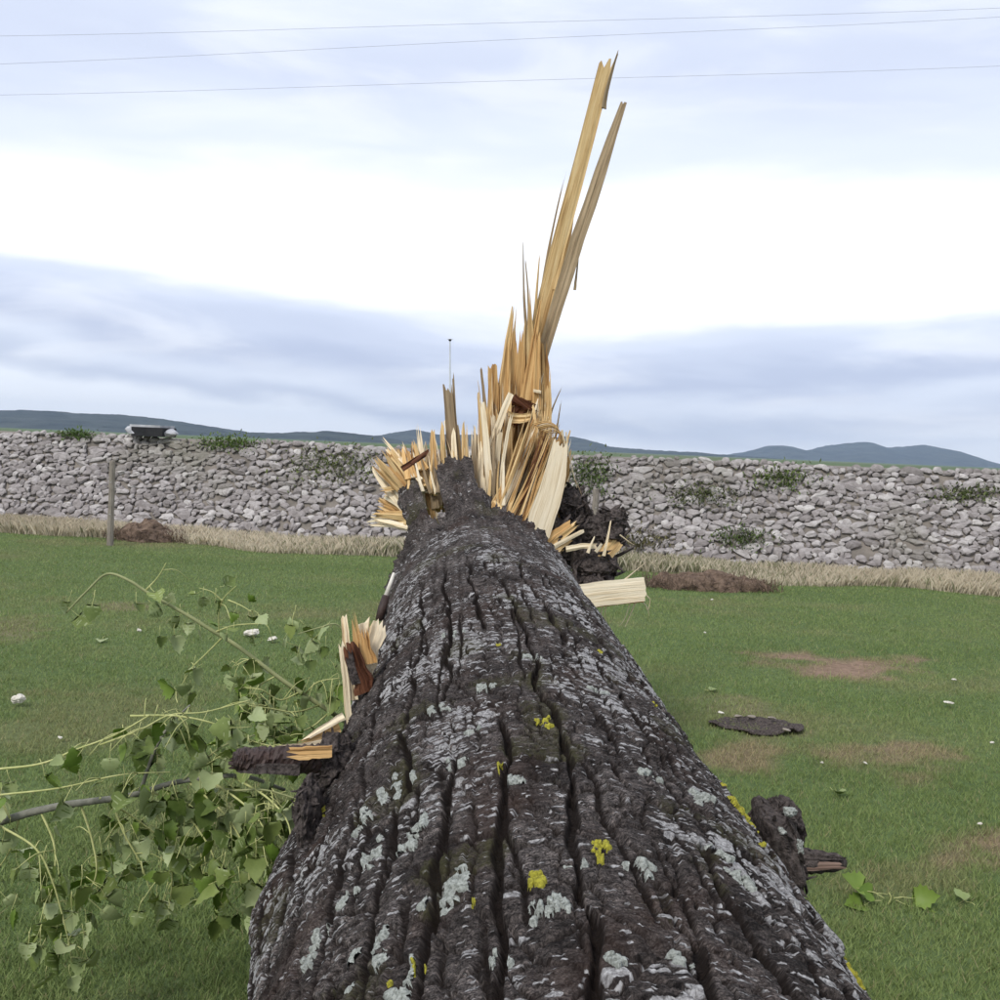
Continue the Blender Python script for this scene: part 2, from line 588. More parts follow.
BARK = mat_bark()
WOOD = mat_wood('fresh_wood', (0.44, 0.27, 0.11), (0.64, 0.44, 0.205), (0.74, 0.56, 0.30))
WOOD_ORANGE = mat_wood('heart_wood', (0.27, 0.13, 0.045), (0.52, 0.31, 0.12), (0.66, 0.44, 0.20))
WOOD_PALE = mat_wood('sap_wood', (0.60, 0.47, 0.29), (0.78, 0.66, 0.46), (0.84, 0.74, 0.56))
WOOD_GREY = mat_wood('grey_brown_wood', (0.22, 0.155, 0.09), (0.34, 0.25, 0.15), (0.43, 0.325, 0.205))  # grey slivers; also paints shadow onto the right tall slab as browner wood
WOOD_DARK = mat_wood('dark_reddish_wood', (0.045, 0.016, 0.008), (0.12, 0.045, 0.022), (0.20, 0.085, 0.042))
BARK_PLAIN = mat_simple('dark_bark', (0.012, 0.010, 0.009), (0.17, 0.14, 0.127), 75.0, 0.95, 1.0, 0.02, 0.1)
BARK_WET = mat_simple('smooth_dark_bark', (0.016, 0.010, 0.009), (0.075, 0.045, 0.036), 25.0, 0.6, 0.6, 0.01, 0.35, (1, 1, 1))
LICHEN_GREY = mat_simple('grey_lichen', (0.13, 0.14, 0.12), (0.52, 0.54, 0.49), 190.0, 0.95, 1.0, 0.006)
LICHEN_YELLOW = mat_simple('yellow_lichen', (0.13, 0.12, 0.02), (0.46, 0.42, 0.05), 260.0, 0.95, 0.7, 0.004)
LEAF_TOP = mat_leaf('leaf_upper_side', (0.110, 0.165, 0.035), (0.32, 0.39, 0.115))
LEAF_PALE = mat_leaf('leaf_underside', (0.31, 0.39, 0.14), (0.54, 0.60, 0.32))
LEAF_FRESH = mat_leaf('fresh_leaf', (0.16, 0.26, 0.035), (0.29, 0.40, 0.085))
STALK = mat_simple('leaf_stalk', (0.32, 0.35, 0.12), (0.54, 0.53, 0.24), 30.0, 0.7, 0.0)
TWIG = mat_simple('twig_bark', (0.10, 0.10, 0.075), (0.27, 0.26, 0.21), 22.0, 0.8, 0.4, 0.004)
TWIG_GREEN = mat_simple('green_twig', (0.20, 0.22, 0.10), (0.34, 0.35, 0.17), 22.0, 0.8, 0.3, 0.003)
STONE_P = mat_stone('stone', True)
STONE_F = mat_stone('stone_mass', False)
EARTH = mat_simple('earth', (0.13, 0.115, 0.098), (0.27, 0.235, 0.20), 3.0, 0.95, 0.8, 0.05)
GROUND = mat_tint('lawn_soil', 0.95, 0.1, 0.0, 18.0)
GRASS = mat_tint('grass_blade', 0.75, 0.2, 0.25)
DRY = mat_tint('dry_grass_blade', 0.85, 0.15, 0.25)
MOUND = mat_simple('reddish_soil', (0.060, 0.040, 0.030), (0.25, 0.175, 0.125), 11.0, 0.95, 1.0, 0.06)
POST = mat_simple('weathered_post', (0.16, 0.135, 0.11), (0.34, 0.30, 0.25), 9.0, 0.9, 0.6, 0.01, 0.2, (6, 6, 1))
CONCRETE = mat_simple('concrete', (0.26, 0.26, 0.27), (0.60, 0.60, 0.62), 4.0, 0.9, 0.3, 0.01)
DARK = mat_simple('near_black', (0.018, 0.018, 0.02), (0.04, 0.04, 0.042), 5.0, 0.9, 0.0)
METAL = mat_simple('galvanised_steel', (0.55, 0.57, 0.60), (0.68, 0.70, 0.72), 3.0, 0.5, 0.0)
CABLE = mat_simple('aluminium_cable', (0.42, 0.44, 0.48), (0.52, 0.54, 0.58), 1.0, 0.6, 0.0)
CHIP = mat_simple('white_chip', (0.46, 0.42, 0.34), (0.78, 0.74, 0.66), 30.0, 0.9, 0.5, 0.01)


def mat_hill(name, c0, c1):
    m, n, l, b = mat(name, 1.0, 0.0)
    geo = n.new('ShaderNodeNewGeometry')
    f = noise_tex(n, l, geo.outputs['Position'], 0.012, 7.0, 0.7)
    r = ramp(n, [(0.35, c0), (0.65, c1)])
    l.new(f, r.inputs[0])
    l.new(r.outputs[0], b.inputs['Base Color'])
    bump(n, l, b, f, 1.0, 25.0)
    return m


HILL = mat_hill('wooded_hillside', (0.026, 0.034, 0.032), (0.080, 0.092, 0.078))

# ------------------------------------------------------------------ lawn
rng = np.random.default_rng(7)
random.seed(7)
PATCHES = []      # cx, cy, half x, half y, kind


def patch(x0, x1, y0, y1, kind):
    l_, r_ = ground(x0, (y0 + y1) / 2), ground(x1, (y0 + y1) / 2)
    t_, b_ = ground((x0 + x1) / 2, y0), ground((x0 + x1) / 2, y1)
    PATCHES.append(((l_.x + r_.x) / 2, (t_.y + b_.y) / 2, abs(r_.x - l_.x) / 2, abs(t_.y - b_.y) / 2, math.atan2(r_.y - l_.y, r_.x - l_.x), kind))


patch(758, 925, 655, 679, 'bare')
patch(690, 800, 745, 772, 'dry')
patch(795, 960, 738, 776, 'dry')
patch(930, 1060, 826, 874, 'bare2')
patch(-60, 40, 615, 645, 'dark')
patch(90, 160, 600, 612, 'dark')
patch(690, 805, 700, 742, 'dark')
patch(850, 1000, 868, 905, 'thin')
patch(-40, 200, 690, 760, 'thin')
patch(660, 760, 598, 612, 'thin')


def lawn_state(x, y):
    """(dry, bare, shade of green) at lawn points"""
    n1 = fbm(x * 0.9, y * 0.9, 11, 4)
    n2 = fbm(x * 0.25 + 9, y * 1.1, 23, 4)
    n3 = fbm(x * 4.0, y * 4.0, 31, 3)
    dry = sstep(0.52, 0.86, n1 * 0.55 + n2 * 0.35 + n3 * 0.15) * 0.45
    bare = np.zeros_like(dry)
    wob = (fbm(x * 2.6, y * 3.5, 41, 5, 0.65) - 0.5) * 2.4
    for cx, cy, hx, hy, an, k in PATCHES:
        dx, dy = x - cx, y - cy
        u = (dx * math.cos(an) + dy * math.sin(an)) / hx
        v = (-dx * math.sin(an) + dy * math.cos(an)) / hy
        q = 1.0 - sstep(0.45, 1.15, np.sqrt(u * u + v * v) + wob)
        if k == 'bare':
            bare = np.maximum(bare, q)
            dry = np.maximum(dry, q)
        elif k == 'bare2':
            bare = np.maximum(bare, q * 0.8)
            dry = np.maximum(dry, q)
        elif k == 'dry':
            bare = np.maximum(bare, q * 0.40 * (0.3 + 1.3 * n3))
            dry = np.maximum(dry, q * 0.75)
        elif k == 'dark':
            bare = np.maximum(bare, q * 0.35)
            dry = np.maximum(dry, q * 0.25)
        else:
            dry = np.maximum(dry, q * 0.3)
    return dry, bare, n2


def lerp(a, b, t):
    return np.asarray(a) * (1 - t[:, None]) + np.asarray(b) * t[:, None]


def relief(x, y):
    return (fbm(x * 0.35, y * 0.35, 51, 3) - 0.5) * 0.05 + (fbm(x * 2.5, y * 2.5, 57, 3) - 0.5) * 0.02


def build_ground():
    far = np.array([30, 45, 70, 110, 180, 320, 600, 1100, 2000, 3400, 4900.0])
    xs = np.concatenate([-far[::-1], np.arange(-20, 20.01, 0.14), far])
    ys = np.concatenate([-np.array([140, 80, 40, 20, 10.0]), np.arange(-4, 22.01, 0.13), [26, 32, 45, 70, 110, 180, 320, 600, 1100, 2000, 3400, 4900.0]])
    X, Y = np.meshgrid(xs, ys, indexing='ij')
    x, y = X.ravel(), Y.ravel()
    dry, bare, n2 = lawn_state(x, y)
    near = (np.abs(x) < 21) & (y > -5) & (y < 22.5)
    z = np.where(near, relief(x, y), -0.02) - bare * 0.012 * near
    col = lerp((0.080, 0.118, 0.042), (0.110, 0.150, 0.058), n2)
    col = lerp(col, (0.175, 0.130, 0.075), dry * 0.8)
    col = lerp(col, (0.225, 0.155, 0.110), bare)
    nx, ny = len(xs), len(ys)
    i, j = np.meshgrid(np.arange(nx - 1), np.arange(ny - 1), indexing='ij')
    q = np.stack([i * ny + j, (i + 1) * ny + j, (i + 1) * ny + j + 1, i * ny + j + 1], -1).reshape(-1, 4)
    me = mesh_np('ground', np.stack([x, y, z], -1), q, True, col, None, [GROUND])
    ob('ground', me, None, 'mown green lawn with bare brown patches', 'lawn', None, 'structure')


build_ground()

WA, WB = ground(0, 529), ground(1000, 590)      # foot of the embankment at the picture's edges
WD = (WB - WA)
WLEN = WD.length
WD.normalize()
WN = Vector((-WD.y, WD.x, 0))                    # points away from the camera
if WN.y < 0:
    WN = -WN


def wall_foot_y(x):
    return WA.y + (x - WA.x) * WD.y / WD.x


def build_grass():
    n = 880000
    y = 2.2 * (17.6 / 2.2) ** rng.random(n)            # density falls with distance
    x = (rng.random(n) * 2 - 1) * (y * 0.66 + 0.8)
    # more samples near: y is log-uniform and width grows with y
    ok = y < wall_foot_y(x) - 0.15
    x, y = x[ok], y[ok]
    dry, bare, n2 = lawn_state(x, y)
    clump = fbm(x * 6, y * 6, 61, 3)
    keep = (rng.random(len(x)) > bare * 0.93) & (rng.random(len(x)) < 0.45 + clump)
    x, y, dry, n2, clump = x[keep], y[keep], dry[keep], n2[keep], clump[keep]
    n = len(x)
    z = relief(x, y) - 0.004
    h = (0.016 + 0.020 * rng.random(n) ** 1.5) * (0.7 + 0.7 * clump)
    tall = rng.random(n) < 0.004
    h = np.where(tall, h * 2.2, h)
    w = (0.0018 + 0.0014 * rng.random(n)) * np.maximum(1.0, y / 6.0) ** 0.7
    a = rng.random(n) * 2 * np.pi
    lean = h * (0.25 + 0.9 * rng.random(n))
    la = rng.random(n) * 2 * np.pi
    bx, by = np.cos(a) * w, np.sin(a) * w
    tx, ty = np.cos(la) * lean, np.sin(la) * lean
    V = np.empty((n, 3, 3))
    V[:, 0] = np.stack([x - bx, y - by, z], -1)
    V[:, 1] = np.stack([x + bx, y + by, z], -1)
    V[:, 2] = np.stack([x + tx, y + ty, z + h], -1)
    g = rng.random(n)
    col = lerp((0.138, 0.198, 0.058), (0.275, 0.338, 0.122), np.clip(g * 0.7 + n2 * 0.4, 0, 1))
    dm = np.clip(dry * (0.55 + 0.9 * rng.random(n)) + (rng.random(n) < 0.07) * 0.6, 0, 1)
    col = lerp(col, (0.370, 0.295, 0.175), dm)
    col = np.repeat(col, 3, axis=0)
    F = np.arange(n * 3).reshape(-1, 3)
    me = mesh_np('grass', V.reshape(-1, 3), F, False, col, None, [GRASS])
    ob('grass', me, None, 'short green grass blades covering the lawn', 'grass', None, 'stuff')


build_grass()


def build_dry_grass():
    n = 115000
    l = (rng.random(n) * 1.5 - 0.25) * WLEN
    band = fbm(l * 0.55, l * 0 + 3, 71, 4)
    off = 0.1 - rng.random(n) ** 0.9 * (0.3 + 1.15 * band)
    x = WA.x + WD.x * l + WN.x * off
    y = WA.y + WD.y * l + WN.y * off
    h = (0.05 + 0.20 * rng.random(n) ** 1.3) * (0.55 + 0.75 * fbm(l * 0.9, off * 2, 73, 3)) * sstep(-1.5, -0.15, off) + 0.04
    w = 0.0024 + 0.0034 * rng.random(n)
    a = rng.random(n) * 2 * np.pi
    la = rng.random(n) * 2 * np.pi
    ln = h * (0.1 + 0.5 * rng.random(n))
    z = relief(x, y)
    V = np.empty((n, 4, 3))
    mx, my = np.cos(la) * ln * 0.3, np.sin(la) * ln * 0.3
    V[:, 0] = np.stack([x - np.cos(a) * w, y - np.sin(a) * w, z], -1)
    V[:, 1] = np.stack([x + np.cos(a) * w, y + np.sin(a) * w, z], -1)
    V[:, 2] = np.stack([x + mx + np.cos(a) * w * 0.7, y + my + np.sin(a) * w * 0.7, z + h * 0.6], -1)
    V[:, 3] = np.stack([x + np.cos(la) * ln, y + np.sin(la) * ln, z + h], -1)
    t = np.clip(0.35 + 0.9 * (fbm(l * 0.8, off, 77, 3) - 0.3) + 0.4 * (rng.random(n) - 0.5), 0, 1)
    col = lerp((0.50, 0.43, 0.31), (0.74, 0.66, 0.51), t)
    gr = ((rng.random(n) < 0.10 + 0.45 * sstep(0.5, 0.72, fbm(l * 0.35, l * 0, 79, 3))) * 1.0) * (0.4 + 0.5 * rng.random(n))
    col = lerp(col, (0.12, 0.15, 0.05), gr)
    idx = np.arange(n)[:, None] * 4
    F = [np.concatenate([idx + [0, 1, 2], idx + [0, 2, 3]])]
    me = mesh_np('dry_grass', V.reshape(-1, 3), F, False, np.repeat(col, 4, axis=0), None, [DRY])
    ob('dry_grass', me, None, 'tall straw-coloured dry grass along the foot of the stone embankment', 'dry grass', None, 'stuff')


build_dry_grass()

# ------------------------------------------------------------------ stone embankment
WTOP, BATTER = 1.70, 1.15


def wall_pt(l, t, out=0.0):
    """l metres along the foot, t from 0 (foot) to 1 (crest), out = metres proud of the face"""
    nrm = Vector((-WN.x * WTOP, -WN.y * WTOP, BATTER)).normalized()
    return WA + WD * l + WN * (BATTER * t) + Vector((0, 0, WTOP * t)) + nrm * out


def convex_stone(seed):
    r = np.random.default_rng(seed)
    V, F = icosphere(1)
    V = V.copy()
    # cut the ball with random planes: flat broken faces
    for _ in range(14):
        d = r.normal(size=3)
        d /= np.linalg.norm(d)
        k = 0.50 + 0.30 * r.random()
        s = V @ d
        V = V - np.maximum(s - k, 0)[:, None] * d
    V = V * (1 + 0.06 * r.normal(size=(len(V), 1)))
    V /= np.abs(V).max(0)
    return V, F


def build_embankment():
    root = empty('stone_embankment', WA + WD * (WLEN / 2), 'long sloping embankment of rough grey stones across the far side of the lawn', 'embankment')
    l0, l1 = -7.0, WLEN + 7.0
    # earth core
    k = 140
    ls = np.linspace(l0 - 2, l1 + 2, k)
    V = []
    prof = [(-0.05, -0.3, 0.0), (0.0, 0.02, -0.12), (0.5, None, -0.10), (0.97, None, -0.09)]
    rows = []
    for l in ls:
        j = (vnoise(np.array([l * 1.3]), np.array([0.0]), 5)[0] - 0.5) * 0.06
        p = [wall_pt(l, 0, 0) + Vector((0, 0, -0.3)), wall_pt(l, 0.0, -0.03), wall_pt(l, 0.5, -0.03 + j * 0.3), wall_pt(l, 0.98, -0.03),
             wall_pt(l, 0.98, -0.03) + WN * 4.5 + Vector((0, 0, 0.0)), wall_pt(l, 0, 0) + WN * 9 + Vector((0, 0, -0.3))]
        rows.append([list(q) for q in p])
    V = np.array(rows).reshape(-1, 3)
    m = 6
    i, j = np.meshgrid(np.arange(k - 1), np.arange(m - 1), indexing='ij')
    q = np.stack([i * m + j, (i + 1) * m + j, (i + 1) * m + j + 1, i * m + j + 1], -1).reshape(-1, 4)
    ob('earth_core', mesh_np('earth_core', V, [q], False, None, None, [EARTH]), root)
    # stones
    r = np.random.default_rng(3)
    SL = math.hypot(WTOP, BATTER)
    place = []
    t = 0.03
    while t < SL + 0.02:
        rowh = 0.072 + 0.036 * r.random() + 0.025 * (1 - t / SL)
        l = l0 + r.random() * 0.3
        while l < l1:
            w = float(np.clip(np.exp(r.normal(math.log(0.138), 0.42)), 0.065, 0.36))
            h = rowh * (0.85 + 0.55 * r.random()) * (1.15 if w > 0.3 else 1.0)
            tt = t + (r.random() - 0.5) * 0.10 + 0.05 * math.sin(l * 1.7 + t * 3)
            tt = min(tt, SL - h * 0.35)
            if -0.02 < tt and r.random() > 0.03:
                place.append((l + w / 2, tt, w * 1.10, h * (1.12 if w < 0.22 else 1.25), (r.random() - 0.5) * 0.035, r.random()))
            l += w * 0.93
        t += rowh * 0.88
    # small wedging stones
    for _ in range(1000):
        s = 0.05 + 0.05 * r.random()
        place.append((l0 + r.random() * (l1 - l0), r.random() * SL, s * 1.3, s, -0.03 + 0.05 * r.random(), r.random()))
    meshes = []
    for v in range(14):
        V0, F0 = convex_stone(100 + v)
        meshes.append((V0, F0, mesh_np('stone', V0, [F0], False, None, None, [STONE_P])))
    face = Matrix((WD, (WN * BATTER + Vector((0, 0, WTOP))).normalized(), Vector((-WN.x * WTOP, -WN.y * WTOP, BATTER)).normalized())).transposed()
    recs = []
    for (l, tt, w, h, o, u) in place:
        c = wall_pt(l, tt / SL, o)
        d = c - Vector((0, 0, EYE))
        px = 500 + FPX * d.x / d.y
        visible = -10 < px < 1010 and not (395 < px < 570)
        vi = int(u * 1e6) % 14
        rot = face @ Matrix.Rotation((u * 7919 % 1 - 0.5) * 0.9, 3, 'Z') @ Matrix.Rotation((u * 104729 % 1 - 0.5) * 0.5, 3, 'X')
        recs.append((w * h / d.length ** 2 * (1.0 if visible else 0.0), c, rot, (w / 2, h / 2, 0.026 + 0.10 * h), vi, (u * 31337) % 1))
    order = sorted(range(len(recs)), key=lambda k_: -recs[k_][0])
    top = set(order[:300])
    mb = MB()
    for k_, (sz, c, rot, sc, vi, u) in enumerate(recs):
        if k_ in top:
            o = bpy.data.objects.new('stone', meshes[vi][2])
            C.objects.link(o)
            o.parent = root
            o.matrix_world = Matrix.Translation(c) @ rot.to_4x4() @ Matrix.Diagonal((*sc, 1))
            o.matrix_local = root.matrix_world.inverted() @ o.matrix_world
        else:
            V0, F0, _ = meshes[vi]
            R = np.array(rot)
            mb.add((V0 * np.array(sc)) @ R.T + np.array(c), F0, None, (u, u, u))
    ob('stone_fill', mb.mesh('stone_fill', [STONE_F]), root, None, None, None, 'stuff')
    return root


build_embankment()


def wall_at(x, y, out=0.05):
    """where the pixel's ray meets the stone face"""
    d = ray(x, y)
    nrm = Vector((-WN.x * WTOP, -WN.y * WTOP, BATTER)).normalized()
    o = Vector((0, 0, EYE))
    t = (WA + nrm * out - o).dot(nrm) / d.dot(nrm)
    return o + d * t


def weed(x, y, w, h, label, seed, green=(0.06, 0.10, 0.03), n=420):
    r = np.random.default_rng(seed)
    p = wall_at(x, y + h / 2, 0.02)
    s = p.y / FPX
    W_, H_ = w * s, h * s
    mb = MB()
    for _ in range(int(n * 0.8)):
        a = r.random() * 2 * np.pi
        px_, py_ = x + r.normal() * w * 0.42, y + r.normal() * h * 0.26 + 3
        b = np.array(wall_at(px_, min(py_, y + h), 0.03 + 0.04 * r.random()))
        L = 0.035 + 0.05 * r.random()
        d = np.array([math.cos(a) * 0.8, math.sin(a) * 0.5 - 0.2, 0.45 + 0.6 * r.random()])
        wd = 0.008 + 0.012 * r.random()
        sd = np.array([-math.sin(a), math.cos(a), 0.0]) * wd
        c = np.array(green) * (1.0 + 1.1 * r.random()) + np.array([0.03, 0.02, 0]) * r.random()
        mb.add([b - sd * 0.3, b + d * L * 0.5 + sd, b + d * L, b + d * L * 0.5 - sd], np.array([[0, 1, 2], [0, 2, 3]]), None, c)
    e = empty('weed_clump', p, label, 'weeds', 'weeds rooted in the stone embankment')
    ob('foliage', mb.mesh('foliage', [GRASS]), e)
    st = tube([p + Vector((0, 0, -0.05)), p + Vector((0.01, -0.03, H_ * 0.4))], [0.012, 0.006], 6)
    ob('stem', MB().add(*st).mesh('stem', [TWIG]), e)


weed(75, 432, 22, 9, 'small dark green weed tuft on the crest, leftmost on the embankment', 1)
weed(228, 440, 36, 15, 'wide green weed clump on the crest right of the dark concrete outlet', 2, (0.07, 0.11, 0.03), 600)
weed(338, 462, 60, 34, 'broad loose weed patch among stones left of the splintered stump', 3, (0.08, 0.10, 0.035), 800)
weed(590, 472, 30, 40, 'tall green weed clump just right of the splintered wood', 4, (0.06, 0.09, 0.03), 700)
weed(700, 492, 44, 24, 'dark weed clump high on the stones right of the tree', 5, (0.06, 0.075, 0.03), 500)
weed(782, 476, 40, 22, 'green weed clump just below the crest under the far hills', 6, (0.07, 0.10, 0.03), 500)
weed(742, 535, 36, 22, 'green weed clump low on the embankment above the dry grass', 7, (0.06, 0.09, 0.03), 460)
weed(968, 492, 44, 16, 'green weed patch on the stones at the right edge', 8, (0.07, 0.09, 0.035), 400)
weed(640, 540, 40, 26, 'brownish weed patch on the stones above the pale broken board', 9, (0.085, 0.08, 0.04), 420)


def box(c, sx, sy, sz, R=None):
    v = np.array([(a, b, d) for a in (-0.5, 0.5) for b in (-0.5, 0.5) for d in (-0.5, 0.5)]) * (sx, sy, sz)
    if R is not None:
        v = v @ np.array(R).T
    f = np.array([(0, 1, 3, 2), (4, 6, 7, 5), (0, 4, 5, 1), (2, 3, 7, 6), (0, 2, 6, 4), (1, 5, 7, 3)])
    return v + np.array(c), f


def outlet():
    p = wall_at(152, 432, 0.12)
    s = p.y / FPX
    e = empty('concrete_outlet', p, 'low dark outlet under a pale concrete slab on the embankment crest', 'outlet')
    R = Matrix.Rotation(math.atan2(WD.y, WD.x), 3, 'Z')
    ob('opening_shade', MB().add(*box(p + Vector((0, 0.1, 0.0)), 33 * s, 0.5, 9 * s, R)).mesh('opening_shade', [DARK]), e)  # solid near-black box; the opening's inner shade is put into its colour
    ob('cover_slab', MB().add(*box(p + Vector((-0.04, 0.12, 5.6 * s)), 33 * s, 0.5, 2.4 * s, R)).mesh('cover_slab', [CONCRETE]), e)
    for k, (dx, w) in enumerate(((-19, 7), (19, 8))):
        V, F = convex_stone(300 + k)
        V = V * np.array([w * s, 0.2, 5 * s]) + np.array(p + Vector((dx * s, 0, 0)))
        ob('side_block', MB().add(V, F).mesh('side_block', [CONCRETE]), e)


outlet()


def post(x, yt, yb, w, label, lean):
    b = ground(x, yb)
    t = at(x + lean, yt, b.y)
    r = w / 2 * b.y / FPX
    pts = [b + (t - b) * (k / 8) - Vector((0, 0, 0.12 if k == 0 else 0)) for k in range(9)]
    e = empty('fence_post', b, label, 'post', 'old fence posts before the embankment')
    V, F, uv = tube(pts, [r * (1.06 - 0.02 * k) for k in range(9)], 9, True, 0.10, 4)
    V[-1] += np.array([0, 0, 0.012])
    ob('shaft', MB().add(V, F, uv).mesh('shaft', [POST]), e)
    for k in (3, 6):
        c = pts[k] + Vector((0, -r, 0))
        ob('wire_staple', MB().add(*tube([c + Vector((-0.012, 0.004, 0)), c + Vector((-0.008, -0.012, 0)), c + Vector((0.008, -0.012, 0)), c + Vector((0.012, 0.004, 0))], 0.0025, 5)).mesh('wire_staple', [METAL]), e)


post(110, 461, 546, 6.2, 'weathered wooden fence post standing alone at the left before the stones', 2.5)
post(594, 489, 563, 7, 'pale fence post half hidden behind the splintered stump', 2.0)


def mound(x0, x1, yt, yb, label, seed):
    c = ground((x0 + x1) / 2, yb - 5)
    s = c.y / FPX
    V, F = icosphere(4)
    V = V.copy()
    hx, hz = (x1 - x0) / 2 * s, (yb - yt) * s * 0.80
    env = 0.55 + 0.9 * fbm(V[:, 0] * 2.1 + seed, V[:, 1], seed, 3)
    V = V * np.array([hx, 0.38, hz]) * np.stack([np.ones(len(V)), np.ones(len(V)), env], -1)
    V += np.stack([noise3(V, 9, seed), noise3(V, 9, seed + 3), noise3(V, 9, seed + 5)], -1) * 0.16
    V += np.stack([noise3(V, 30, seed + 8), noise3(V, 30, seed + 9), noise3(V, 30, seed + 11)], -1) * 0.06
    e = empty('dirt_mound', c, label, 'mound', 'heaps of turned soil before the embankment')
    ob('soil', MB().add(V + np.array(c) + np.array([0, 0, -0.04]), F).mesh('soil', [MOUND]), e)
    r = np.random.default_rng(seed)
    mb = MB()
    for _ in range(420):
        b = np.array(c) + np.array([(r.random() * 2 - 1) * hx * 1.1, (r.random() - 0.8) * 0.5, hz * 0.3 * r.random()])
        d = np.array([r.normal() * 0.5, r.normal() * 0.3, 0.5 + r.random()])
        d *= (0.06 + 0.13 * r.random()) / np.linalg.norm(d)
        mb.add(*tube([b, b + d * 0.6, b + d + np.array([r.normal(), r.normal(), 0]) * 0.02], [0.005, 0.004, 0.002], 4))
    ob('dead_stalks', mb.mesh('dead_stalks', [MOUND]), e, None, None, None, 'stuff')


mound(646, 770, 568, 593, 'reddish brown soil heap in dry grass just right of the pale broken board', 21)
mound(114, 190, 520, 546, 'low reddish brown soil heap beside the lone fence post', 22)


# ------------------------------------------------------------------ far hills, lamp, power lines
def hill(name, prof, dist, depth, label, seed, spread=1.0):
    """prof: ridge line as (x, y) picture points, read as height at that distance"""
    P = [at(x, y, dist) for x, y in prof]
    xs = np.array([p.x for p in P])
    zs = np.array([p.z for p in P])
    n, m = 520, 26
    X = np.linspace(xs[0], xs[-1], n)
    ridge = np.interp(X, xs, zs)
    ridge = np.maximum(ridge + (fbm(X / 90, X * 0, seed, 5) - 0.5) * dist * 0.0022 + (fbm(X / 9, X * 0, seed + 3, 3) - 0.5) * dist * 0.0014, 0)
    V = np.zeros((n, m, 3))
    for k in range(m):
        t = k / (m - 1) * 2 - 1              # -1 near foot, 0 ridge, 1 far foot
        f = math.cos(t * math.pi / 2) ** 1.3
        rl = fbm(X / 260 + 5, np.full(n, t * 3.0), seed + 9, 4)
        V[:, k, 0] = X
        V[:, k, 1] = dist + t * depth + (fbm(X / 300, X * 0 + 2, seed + 5, 3) - 0.5) * depth * 0.3
        V[:, k, 2] = ridge * f * (1 if abs(t) < 0.05 else 0.75 + 0.45 * rl) - (1 - f) * 0.8
        V[:, k, 2] = np.minimum(V[:, k, 2], ridge + 0.1)
    i, j = np.meshgrid(np.arange(n - 1), np.arange(m - 1), indexing='ij')
    q = np.stack([i * m + j, (i + 1) * m + j, (i + 1) * m + j + 1, i * m + j + 1], -1).reshape(-1, 4)
    me = mesh_np(name, V.reshape(-1, 3), q, True, None, None, [HILL])
    ob(name, me, None, label, 'hill', None, 'structure')


hill('hill', [(-420, 440), (-250, 402), (-120, 414), (0, 411), (40, 410), (85, 414), (120, 415), (160, 419), (200, 425), (245, 433), (290, 434), (335, 432), (380, 437), (440, 450), (520, 470)],
     2100, 420, 'long low wooded ridge behind the left part of the embankment', 1)
hill('hill', [(250, 452), (330, 442), (378, 436), (415, 429), (440, 434), (480, 434), (530, 440), (570, 436), (585, 439), (610, 447), (640, 449), (690, 452), (740, 456), (800, 462), (900, 475)],
     2900, 480, 'middle wooded hill behind the splintered tree top', 2)
hill('hill', [(640, 470), (700, 458), (740, 455), (755, 451), (770, 445), (786, 446), (803, 452), (825, 447), (845, 443), (866, 442), (886, 449), (905, 447), (925, 445), (940, 448), (957, 457), (985, 469), (1040, 474)],
     4200, 560, 'distant blue double-peaked hill at the right', 3)


def street_lamp():
    b = Vector((at(451, 400, 75).x, 75, 0))
    t = at(450, 341, 75)
    e = empty('street_lamp', b, 'slender pale lamp mast rising beyond the embankment left of the splinters', 'street lamp')
    ob('mast', MB().add(*tube([b + Vector((0, 0, -0.02)), b + Vector((0, 0, 3)), t], [0.09, 0.075, 0.05], 8)).mesh('mast', [METAL]), e)
    ob('base_plate', MB().add(*box(b + Vector((0, 0, 0.03)), 0.4, 0.4, 0.06)).mesh('base_plate', [METAL]), e)
    V, F = icosphere(2)
    ob('lamp_head', MB().add(V * np.array([0.11, 0.11, 0.09]) + np.array(t + Vector((0, 0, 0.06))), F).mesh('lamp_head', [DARK]), e)
    ob('lamp_arm', MB().add(*tube([t + Vector((-0.2, 0, 0.14)), t + Vector((0.2, 0, 0.14))], 0.035, 6)).mesh('lamp_arm', [METAL]), e)


street_lamp()


